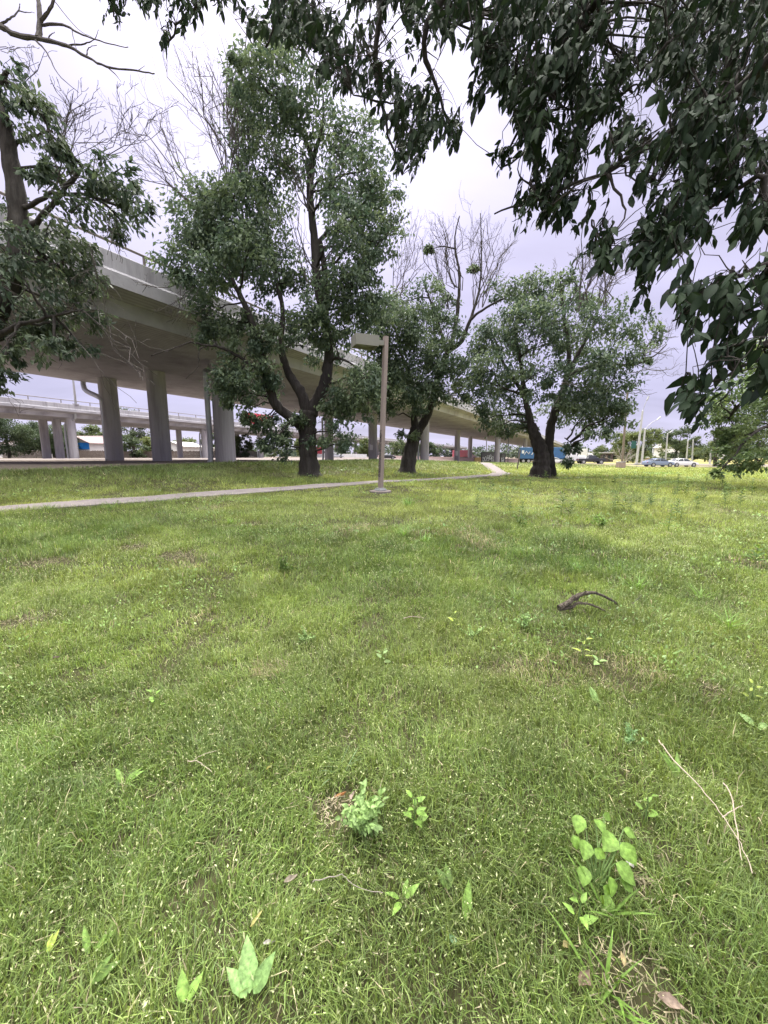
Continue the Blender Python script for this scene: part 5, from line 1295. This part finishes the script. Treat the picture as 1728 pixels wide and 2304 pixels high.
a = np.array(gp(1352, 118, 0)); t = thing('building', 'small dark shop building behind the pickup and the bare shrub', 'building', a)
MB().box(a[0] - 3.6, a[0] + 3.6, a[1], a[1] + 6, a[2] - .2, a[2] + 2.6).build('wall', mat('dark_brick', (.10, .075, .08), .9, .2, 3), t)
MB().box(a[0] - 3.9, a[0] + 3.9, a[1] - .4, a[1] + 6.3, a[2] + 2.602, a[2] + 2.9).build('roof', mat('pale_fascia', (.55, .53, .55), .8, .1), t)
for k in (-2.4, -.8, .8, 2.4): MB().box(a[0] + k - .35, a[0] + k + .35, a[1] - .05, a[1] - .002, a[2] + .2, a[2] + 2.1).build('window', M['glass'], t)

# ------------------------------------------------------------------ background trees and shrubs
def bgtree(u, Y, h, w, label, tone=(0, 1), per=44, L=.34, name='tree', stemf=.3, dense=1.0, low=.12, group=None, seed=0):
    g = np.array(gp(u, Y, 0)); t = thing(name, label, 'tree' if name == 'tree' else 'shrub', g, 0, group)
    mb = MB(); mb.tube(smooth_line3([g - [0, 0, .2], g + [RNG.normal(0, .15), 0, h * .25], g + [RNG.normal(0, .3), 0, h * .6]], 4), np.linspace(h * .03, h * .012, 9), 7)
    cl = []
    n = max(6, int(11 * dense))
    for k in range(n):
        a = RNG.uniform(0, 6.28); zz = RNG.uniform(low, .92); rr = w * .5 * math.sqrt(max(.08, 1 - (2 * (zz - .5)) ** 2 * .8)) * RNG.uniform(.35, .8)
        c = g + [rr * math.cos(a), rr * math.sin(a) * .8, h * zz]
        cl.append((c, (w * RNG.uniform(.14, .24), w * RNG.uniform(.14, .22), h * RNG.uniform(.09, .15))))
        mb.tube(bez(g + [0, 0, h * RNG.uniform(.15, .5)], c, .05, 5, .08), np.linspace(h * .010, h * .003, 5), 4, cap=False)
    ga = np.array([.042, .068, .036]) * (1 - tone[0]) + np.array([.12, .16, .05]) * tone[0]
    gb = np.array([.085, .12, .055]) * (1 - tone[0]) + np.array([.22, .25, .08]) * tone[0]
    (p, d, nn, ln, cc), tips = clump_leaves(cl, L, per, (-.1, 0, -.3), ga, gb, .75 * dense * (.9 / max(.9, w * .19)) ** 1.1)
    leaves_mesh('crown', p, d, nn, ln, ln * .6, cc, 1, M['leaf'], t)
    mb.build('trunk', M['bark'], t)
    return t
BG = [(22, 76, 8.6, 11, 'dark broad tree at the far left edge behind the far overpass', .0), (98, 84, 7.6, 10, 'dark tree with drooping leaves over the white walled house', .05), (150, 92, 7.5, 7, 'dark green tree directly behind the three far columns', .1), (205, 128, 10.5, 9, 'tree crown showing above the far overpass left of the tall dark columns', .35),
      (228, 120, 9, 9, 'green tree rising behind the brown roofed house', .35), (305, 112, 14, 12, 'tall tree whose feathery top shows above the far overpass between two tall columns', .2), (300, 92, 6.4, 7, 'dark rounded tree in front of the fence between two tall columns', .05), (340, 100, 5.2, 5, 'bright yellow green tree by the fence left of a tall column', .9),
      (434, 125, 6.5, 11, 'olive trees and scrub behind the flat roofed house', .55), (476, 118, 7.5, 6, 'slim tree beside the nearest overpass column', .2), (545, 104, 6.2, 6, 'small leafy tree right of the nearest overpass column', .3), 
      (690, 150, 9, 12, 'reddish green tree far behind the forked trunk', .4), (818, 140, 6.4, 7, 'bright green young tree behind the picket fence', .6), (905, 150, 7, 12, 'grey green tree framed by the far columns right of the lamp post', .25), (962, 135, 6, 8, 'dark rounded tree under the far overpass by the leaning trunk', .05), (770, 160, 8, 10, 'distant tree behind the parked silver car', .3),
      (1445, 104, 9.2, 11, 'bright green tree behind the two white lamp poles', .55), (1412, 108, 8.4, 9, 'yellow green tree behind the tall wooden pole', .75), (1520, 128, 11, 11, 'dark tree behind the low sloping roof', .15), (1545, 150, 9, 10, 'grey green tree behind the pale pole', .2), (1585, 110, 5.8, 8, 'olive roadside tree left of the white sign', .55), (1610, 70, 11.5, 8, 'dark layered tree above the white sign', .1), (1640, 100, 9, 10, 'olive tree behind the bushy lawn tree', .5), (1360, 125, 7, 9, 'grey green tree behind the small dark shop', .3), (1700, 90, 11, 12, 'green tree far behind the bushy lawn tree', .3)]
for u, Y, h, w, lab, tone in BG:
    bgtree(u, Y, h, w, lab, (tone,), L=.34 * Y / 95, dense=2.0 if u < 160 else 1.2)
for u, Y, h, w, lab, tone in ((515, 101, 2.4, 6, 'round dark shrub in front of the fence, right of the nearest column', .05), (540, 101.5, 1.8, 6, 'low clipped hedge by the fence, left of a far column', .02), (610, 103, 2.8, 7, 'shaggy grey green shrub right of a far column', .35), (640, 110, 2.6, 6, 'shrub with pale leaves left of the forked trunk', .3), (1335, 112, 3.2, 5, 'low shrub by the street behind the pickup', .3), (1480, 112, 2.4, 6, 'low green shrub behind the blue grey sedan', .5), (1424, 100, 2.2, 6, 'dry looking shrub at the foot of the tallest lamp pole', .4)):
    bgtree(u, Y, h, w, lab, (tone,), L=.26, name='shrub', dense=1.0, low=.2)
# bare grey shrub behind the block
g = np.array(gp(1402, 74, 0)); t = thing('bare_tree', 'leafless grey small tree with a fan of pale boughs behind the concrete block', 'tree', g)
db = MB(); db.tube([g - [0, 0, .1], g + [.1, 0, .7]], [.16, .12], 7); db.build('trunk', M['deadwood'], t)
db = MB()
for k in range(13):
    a = -1.35 + 2.7 * k / 12; l = RNG.uniform(2.2, 3.4)
    spray(db, g + [.1, 0, .65], g + [l * math.sin(a) * .95, RNG.uniform(-1, 1), .7 + l * math.cos(a) * .9 + .2], .06, 2, .07, .25, 5)
db.build('boughs', M['deadwood'], t)
# far woods along the horizon
def woods():
    V = []
    cl = []
    for k in range(170):
        a = math.radians(RNG.uniform(-62, 62)); r = RNG.uniform(230, 420); x, y = r * math.sin(a), r * math.cos(a)
        for j in range(2):
            h = RNG.uniform(3, 10); cl.append((np.array([x + RNG.normal(0, 4), y, tz(x, y) + h * .5 * (j + .6)]), (RNG.uniform(4, 8), 4, h * .35)))
    (p, d, nn, ln, cc), _ = clump_leaves(cl, 1.5, 9, (0, 0, -.3), np.array([.05, .075, .05]), np.array([.10, .13, .07]), .12)
    o = leaves_mesh('far_woods', p, d, nn, ln, ln * .7, cc, 1, M['leaf'], None)
    tag(o, 'hazy line of distant trees along the horizon', 'woods', kind='stuff')
woods()
# ------------------------------------------------------------------ things lying in the grass
def fallen_branch():
    b = G(1318, 1380); Y = b[1]
    t = thing('fallen_branch', 'forked broken branch with rough bark lying in the grass', 'branch', b)
    def q(u, v, dy=0): return P(u, v, Y + dy)
    m = mat('rough_broken_bark', (.20, .165, .135), .95, .4, 60, 1.0, 120, stain=(.045, .035, .03), stain_scale=45)
    mb = MB(); grow(mb, [q(1258, 1368, -.03), q(1275, 1358, -.02), q(1293, 1345, 0), q(1310, 1336, .02), q(1335, 1334, .05), q(1358, 1341, .08), q(1382, 1354, .1), q(1392, 1364, .11)], .029, .009, 9, .003)
    mb.build('main_stem', m, t)
    mb = MB(); grow(mb, [q(1262, 1370, -.03), q(1285, 1366, -.02), q(1300, 1357, -.02), q(1325, 1359, -.02), q(1350, 1369, -.03), q(1372, 1381, -.04), q(1385, 1394, -.05)], .018, .007, 8, .002)
    mb.build('side_stem', m, t)
    mb = MB(); grow(mb, [q(1296, 1352, -.01), q(1306, 1340, -.02), q(1319, 1330, -.02)], .012, .008, 7, .001); mb.build('snapped_stub', m, t)
fallen_branch()

def twig(label, px, r, mt, kids=()):
    g = [G(u, v) + [0, 0, h] for u, v, h in px]
    t = thing('twig', label, 'twig', g[0] - [0, 0, px[0][2]])
    mb = MB(); grow(mb, g, r, r * .5, 6, .0015)
    for k in kids: grow(mb, [G(u, v) + [0, 0, h] for u, v, h in k], r * .7, r * .35, 5, .001)
    mb.build('stem', mt, t)
M['pale_twig'] = mat('pale_dry_twig', (.40, .33, .27), .9, .2, 30)
twig('long pale dry twig slanting through the grass towards the corner, forked near its end', [(1478, 1700, .07), (1512, 1760, .10), (1570, 1825, .11), (1620, 1890, .10), (1660, 1945, .08), (1690, 2000, .05)], .0032, M['pale_twig'], [[(1618, 1890, .10), (1640, 1882, .11), (1662, 1874, .11)]])
twig('short pale twig crossing the long forked one', [(1620, 1815, .11), (1638, 1850, .11), (1648, 1910, .09), (1662, 1978, .06)], .003, M['pale_twig'])
twig('thin grey twig lying flat left of centre in the near grass', [(705, 2026, .05), (745, 2018, .07), (775, 2022, .07), (800, 2042, .06), (860, 2044, .06)], .0022, mat('grey_twig', (.26, .23, .2), .9, .2, 30))
twig('straw coloured broken stalk in the near grass on the left', [(425, 1740, .06), (455, 1752, .07), (478, 1766, .06)], .0025, M['pale_twig'], [[(440, 1744, .07), (465, 1735, .08), (490, 1728, .08)]])
twig('small dark stick beside the fallen forked branch', [(1422, 1368, .03), (1432, 1362, .05), (1444, 1352, .06)], .006, M['bark_grey'])
twig('pale twig lying in the middle of the lawn', [(908, 1403, .04), (930, 1401, .05), (955, 1403, .04)], .005, M['pale_twig'])

def dry_leaf(u, v, L, W, rot, col, label, h=.05):
    g = G(u, v) + [0, 0, h]; L *= .72; W *= .72; col = tuple(c * .8 for c in col)
    a = math.radians(rot)
    pos = np.array([g]); d = np.array([[math.cos(a), math.sin(a), .15]]); n = np.array([[RNG.normal(0, .25), -.45, 1]])
    vv, tt, k = leaf_arrays(pos, d, n, np.array([L]), np.array([W]), 2)
    vv[:, 2] += .35 * W * np.sin(np.arange(len(vv)) * 2.1); vv += RNG.normal(0, W * .07, vv.shape)
    me = mesh_np('dry_leaf', vv, tt, np.tile(np.array(col), (len(vv), 1)))
    tag(link('dry_leaf', me, M['weed'], None, g - [0, 0, h]), label, 'dead leaf', 'dead leaves fallen in the grass')
for a in ((752, 1822, .085, .022, 40, (.42, .22, .09), 'orange brown curled leaf on the bare patch beside the feathery weed'), (790, 1828, .05, .03, 80, (.42, .33, .28), 'pale tan leaf touching the feathery weed'), (792, 1868, .05, .02, 110, (.36, .27, .25), 'pinkish dead leaf under the feathery weed'),
          (640, 2022, .065, .028, 20, (.40, .34, .27), 'crumpled grey tan leaf above the thin grey twig'), (566, 2128, .07, .02, 60, (.50, .46, .18), 'yellow fallen leaf in the near grass left of centre'), (594, 2158, .05, .018, 5, (.48, .45, .40), 'whitish scrap of dead leaf below the yellow one'),
          (1422, 1985, .055, .03, 100, (.62, .62, .58), 'white bleached leaf right of the heart leaved vine'), (1300, 2262, .07, .045, 30, (.36, .26, .20), 'brown dead leaf on the bare soil patch near the bottom'), (1475, 2285, .08, .045, -30, (.40, .30, .24), 'large tan dead leaf at the bottom right'), (1400, 2225, .05, .02, 70, (.50, .40, .22), 'narrow straw coloured leaf above the bare soil patch'),
          (1264, 2166, .035, .028, 10, (.62, .52, .26), 'small yellow leaf scrap below the coarse tuft'), (600, 1760, .075, .018, 65, (.50, .48, .16), 'slim yellowing leaf standing in the grass left of the feathery weed'), (490, 1370, .06, .02, 80, (.50, .42, .34), 'pale dead leaf in the middle distance on the left'), (120, 1498, .06, .03, 20, (.30, .24, .21), 'dark curled leaf at far left in the lawn')):
    dry_leaf(*a)

LG = np.array([.19, .32, .065]); DG = np.array([.085, .145, .03]); BG_ = np.array([.24, .36, .13]); YG = np.array([.32, .40, .08])
def plant(label, leaves, stems, group=None, cat='weed', name='weed', base=None):
    """leaves: (pos, dir, nrm, L, W, col) list; stems: list of point lists"""
    t = thing(name, label, cat, base, 0, group)
    if stems:
        mb = MB()
        for pts, r in stems: mb.tube(pts, np.linspace(r, r * .5, len(pts)), 5, cap=False)
        sm = mat('green_stem', (.14, .22, .07), .7, .15) if 'green_stem' not in bpy.data.materials else bpy.data.materials['green_stem']
        mb.build('stem', sm, t)
    a = [np.array([l[i] for l in leaves], float) for i in range(6)]
    leaves_mesh('leaves', a[0], a[1] + RNG.normal(0, .10, a[1].shape), a[2] + RNG.normal(0, .25, a[2].shape), a[3] * .85, a[4] * .85, a[5], 2, M['weed'], t)
    return t

def upright(u, v, h, n, L, W, col, label, lean=(0, 0), group=None, top=True):
    g = G(u, v); leaves = []; tip = g + [lean[0], lean[1], h]
    st = bez(g, tip, 0, 5, .05)
    for i in range(n):
        f = .25 + .75 * i / max(1, n - 1); k = f * 4; j = min(3, int(k)); p = st[j] * (1 - k + j) + st[j + 1] * (k - j)
        a = i * 2.4 + RNG.uniform(-.3, .3); s = (1.15 - .55 * f) * RNG.uniform(.8, 1.2)
        d = np.array([math.cos(a), math.sin(a), .25 + .6 * f]); q = p + d * .012
        leaves.append((q, d, [-.4 * math.cos(a), -.4 * math.sin(a) - .1, 1], L * s, W * s, np.array(col) * RNG.uniform(.8, 1.2)))
    return plant(label, leaves, [(st, .0025 + h * .008)], group, base=g)

def feathery(u, v, h, w, n, col, label, group=None):
    g = G(u, v); leaves = []; stems = []
    for k in range(n):
        a = RNG.uniform(0, 6.28); r = RNG.uniform(.1, 1) * w; tip = g + [r * math.cos(a), r * math.sin(a) * .8, h * RNG.uniform(.35, 1) * (1 - .3 * r / w)]
        st = bez(g, tip, .15, 5, .06); stems.append((st, .0018))
        for i in range(11):
            f = .3 + .7 * i / 10; kk = f * 4; j = min(3, int(kk)); p = st[j] * (1 - kk + j) + st[j + 1] * (kk - j)
            d = unit(st[4] - st[2]) * .5 + RNG.normal(0, .6, 3); s = RNG.uniform(.6, 1.2)
            leaves.append((p, d, [RNG.normal(0, .4), RNG.normal(0, .4) - .2, 1], .028 * s * h / .16, .017 * s * h / .16, np.array(col) * RNG.uniform(.75, 1.25)))
    return plant(label, leaves, stems, group, base=g)

def rosette(u, v, n, L, W, col, label, up=.6, angs=None, group=None):
    g = G(u, v); leaves = []
    for k in range(n):
        a = (angs[k] if angs else k * 6.28 / n + RNG.uniform(-.4, .4)); s = RNG.uniform(.8, 1.2)
        leaves.append((g + [.01 * math.cos(a), .01 * math.sin(a), .035], [math.cos(a), math.sin(a), up * RNG.uniform(.7, 1.3)], [-.5 * math.cos(a), -.5 * math.sin(a) - .25, 1], L * s, W * s, np.array(col) * RNG.uniform(.85, 1.2)))
    return plant(label, leaves, [], group, base=g)

def tuft(u, v, n, h, col, label, w=.006, group=None):
    g = G(u, v); leaves = []
    for k in range(n):
        a = RNG.uniform(0, 6.28); o = RNG.normal(0, .025 * h / .2, 2); s = RNG.uniform(.5, 1.15); l = RNG.uniform(.25, .9)
        leaves.append((g + [o[0], o[1], 0], [math.cos(a) * l, math.sin(a) * l, 1], [-math.cos(a), -math.sin(a), .4 + RNG.uniform(0, .5)], h * s, w * RNG.uniform(.7, 1.3), np.array(col) * RNG.uniform(.75, 1.25)))
    return plant(label, leaves, [], group, cat='grass tuft', name='grass_tuft', base=g)

upright(932, 1880, .16, 11, .058, .034, LG, 'bright green seedling with broad oval leaves right of the feathery weed')
feathery(812, 1885, .21, .11, 22, BG_, 'feathery lobed weed growing beside the bare patch with dead leaves')
# heart leaved vine
g = G(1345, 2010); lv = []; st = []
for (u, v, h, s) in ((1300, 1855, .19, 1.0), (1332, 1862, .20, .9), (1312, 1905, .17, 1.0), (1285, 1890, .17, .7), (1330, 1925, .16, .7), (1372, 1895, .18, 1.2), (1390, 1915, .17, 1.1), (1378, 1950, .15, 1.2), (1310, 1950, .13, .9), (1365, 1975, .12, .9), (1390, 1975, .11, .8), (1352, 1985, .10, .8), (1370, 2003, .08, .9), (1395, 1885, .18, .7), (1350, 1850, .2, .6)):
    p0 = G(u, v + 60); p = p0 + [0, 0, h * .75]; a = RNG.uniform(-2.6, -.5)
    s *= 1.12; lv.append((p, [math.cos(a) * .8, math.sin(a) * .8, -.35 + RNG.normal(0, .2)], [-.1 * math.cos(a) + RNG.normal(0, .2), -.45, 1], .062 * s, .056 * s, LG * RNG.uniform(.85, 1.2)))
    st.append((bez(g, p, .1, 5, .06), .0034))
plant('vine with heart shaped bright leaves climbing out of the grass at lower right', lv, st, base=g)
rosette(565, 2285, 3, .12, .058, np.array([.20, .33, .11]), 'dock seedling with three broad pale green leaves at the bottom edge', 1.1, [.9, 2.0, 2.9])
rosette(1012, 2040, 2, .095, .045, DG, 'weed with one dark round leaf and another beside it in the near grass', .8, [1.7, 2.2])
rosette(1042, 2115, 1, .10, .036, LG, 'single long toothed leaf standing in the near grass', 1.4, [1.1])
rosette(905, 2052, 4, .06, .024, LG * .9, 'small weed with narrow yellow green leaves left of the dark round leaf', .6, [.3, 1.2, 2.9, 4.2])
rosette(1030, 2175, 1, .055, .03, np.array([.18, .30, .18]), 'pale blue green leaf lying in the grass near the bottom', .3, [2.0])
rosette(416, 2292, 2, .07, .035, LG, 'two blunt leaves poking up at the bottom edge left of the dock seedling', 1.0, [1.2, 2.2])
rosette(208, 2178, 3, .07, .02, LG * .9, 'long leaved weed near the bottom left corner', .7, [.9, 1.1, 2.6])
rosette(200, 2245, 2, .075, .03, DG * 1.2, 'dull green dock leaf below the long leaved weed', .7, [1.0, .4])
rosette(105, 2180, 2, .05, .018, YG, 'small yellow green leaf near the left bottom corner', 1.2, [1.4, 1.9])
rosette(280, 1790, 3, .08, .03, LG * .85, 'weed with long pale leaves in the left foreground', .9, [.8, 1.2, 2.5])
upright(350, 1600, .11, 5, .06, .034, LG * 1.05, 'seedling with pale pointed leaves in the left of the lawn')
upright(1022, 1418, .13, 4, .07, .04, YG, 'yellow green seedling standing in the middle of the lawn')
upright(860, 1500, .11, 6, .06, .035, BG_, 'blue green seedling left of the middle of the lawn')
feathery(1180, 1420, .16, .11, 12, BG_, 'lobed weed left of the fallen forked branch')
feathery(640, 1290, .22, .16, 13, DG, 'dark feathery weed in the left middle of the lawn')
feathery(690, 1450, .14, .10, 10, BG_, 'pale feathery weed near the centre left of the lawn')
feathery(1062, 1440, .15, .09, 9, BG_, 'blue green feathery weed right of the yellow green seedling')
upright(1310, 1490, .16, 6, .07, .03, YG, 'slim yellow green sprout below the fallen forked branch')
rosette(1345, 1500, 3, .07, .04, BG_ * 1.1, 'pale grey green leaves beside the slim sprout', .5)
feathery(1415, 1680, .12, .09, 11, np.array([.2, .33, .14]), 'pale star shaped weed at right of the lawn')
upright(1450, 1860, .13, 6, .05, .024, LG, 'small bright seedling right of the heart leaved vine')
rosette(1525, 1775, 3, .11, .02, LG * .8, 'narrow leaved weed by the long pale twig', 1.3, [1.2, 1.6, 2.2])
rosette(1700, 1650, 3, .08, .045, BG_, 'broad leaved weed at the right edge of the lawn', .7)
upright(1690, 1590, .13, 7, .05, .03, YG * .9, 'yellow green weed at the right edge above the broad leaved one')
rosette(1345, 1600, 2, .09, .04, BG_, 'weed with one upright grey green blade in the right of the lawn', 1.2, [1.5, 1.9])
upright(1300, 2110, .12, 5, .055, .026, LG, 'small pale sprout above the bare soil patch')
tuft(1385, 2260, 16, .20, LG * .8, 'coarse grass tuft with wide blades beside the bare soil patch', .010)
tuft(1345, 2060, 12, .20, LG * .75, 'tall coarse blades at the foot of the heart leaved vine', .009)
tuft(1155, 1350, 26, .22, np.array([.21, .31, .10]), 'pale tuft of long grass left of the fallen forked branch', .006)
tuft(1640, 1420, 40, .26, np.array([.18, .31, .07]), 'lush clump of long grass at the right edge', .008)
tuft(1580, 1350, 34, .24, np.array([.19, .32, .07]), 'lush clump of long grass behind the right edge clump', .008)
tuft(1430, 1330, 36, .24, np.array([.18, .31, .075]), 'lush long grass right behind the fallen forked branch', .008)
tuft(1300, 1290, 40, .24, np.array([.17, .30, .08]), 'bright green patch of long grass above the fallen forked branch', .008)
tuft(760, 1755, 9, .20, np.array([.20, .30, .16]), 'sparse blue green onion like blades above the feathery weed', .005)
tuft(920, 1140, 40, .45, np.array([.16, .29, .07]), 'tall weedy grass clump right of the lamp post pad', .016)
tuft(905, 1210, 40, .34, np.array([.18, .31, .075]), 'bright grass clump in the lawn just right of the lamp post', .012)
tuft(955, 1225, 36, .28, np.array([.18, .31, .075]), 'smaller bright grass clump farther right of the lamp post', .012)
tuft(250, 1150, 30, .34, DG * 1.3, 'dark long grass leaning over the edge of the path', .015)
tuft(110, 1150, 26, .34, DG * 1.3, 'long grass overhanging the path at the left', .014)
tuft(520, 1180, 26, .24, LG, 'bright weedy tuft in the lawn left of the lamp post', .012)
tuft(480, 1265, 26, .2, DG * 1.4, 'dark green tuft on the left of the lawn', .010)
upright(1505, 1200, .50, 22, .13, .045, DG, 'tall dark leafy weed stalk standing in the lawn at right')
upright(1530, 1180, .42, 18, .12, .04, DG * 1.1, 'second tall weed stalk just behind the tall dark one')
upright(1700, 1275, .26, 14, .14, .07, DG * 1.1, 'leafy dark weed at the right edge of the lawn')
feathery(1350, 1188, .30, .26, 16, LG * .8, 'spreading bright weed in the right of the lawn')
feathery(1170, 1190, .28, .30, 14, DG * 1.2, 'low dark spreading weed right of the grass clumps')
# the scattered stalks farther off
k = 0
proto = []
while k < 60:
    u = RNG.uniform(1060, 1720); v = RNG.uniform(1078, 1165)
    if abs(u - 1216) < 40 and v < 1085: continue
    g = G(u, v)
    if path_dist(np.array([g[0]]), np.array([g[1]]))[0] < 1: continue
    if len(proto) < 5:
        t = upright(u, v, RNG.uniform(.32, .46), 26, .15, .05, DG * .8, 'small dark upright weed among others scattered over the far lawn', group='weeds scattered over the far lawn'); proto.append(t)
    else:
        t = copy_tree(proto[k % 5]); t.location = Vector(g.tolist()); t.rotation_euler = (0, 0, RNG.uniform(0, 6)); s = RNG.uniform(.6, 1.2); t.scale = (s, s, s)
    k += 1
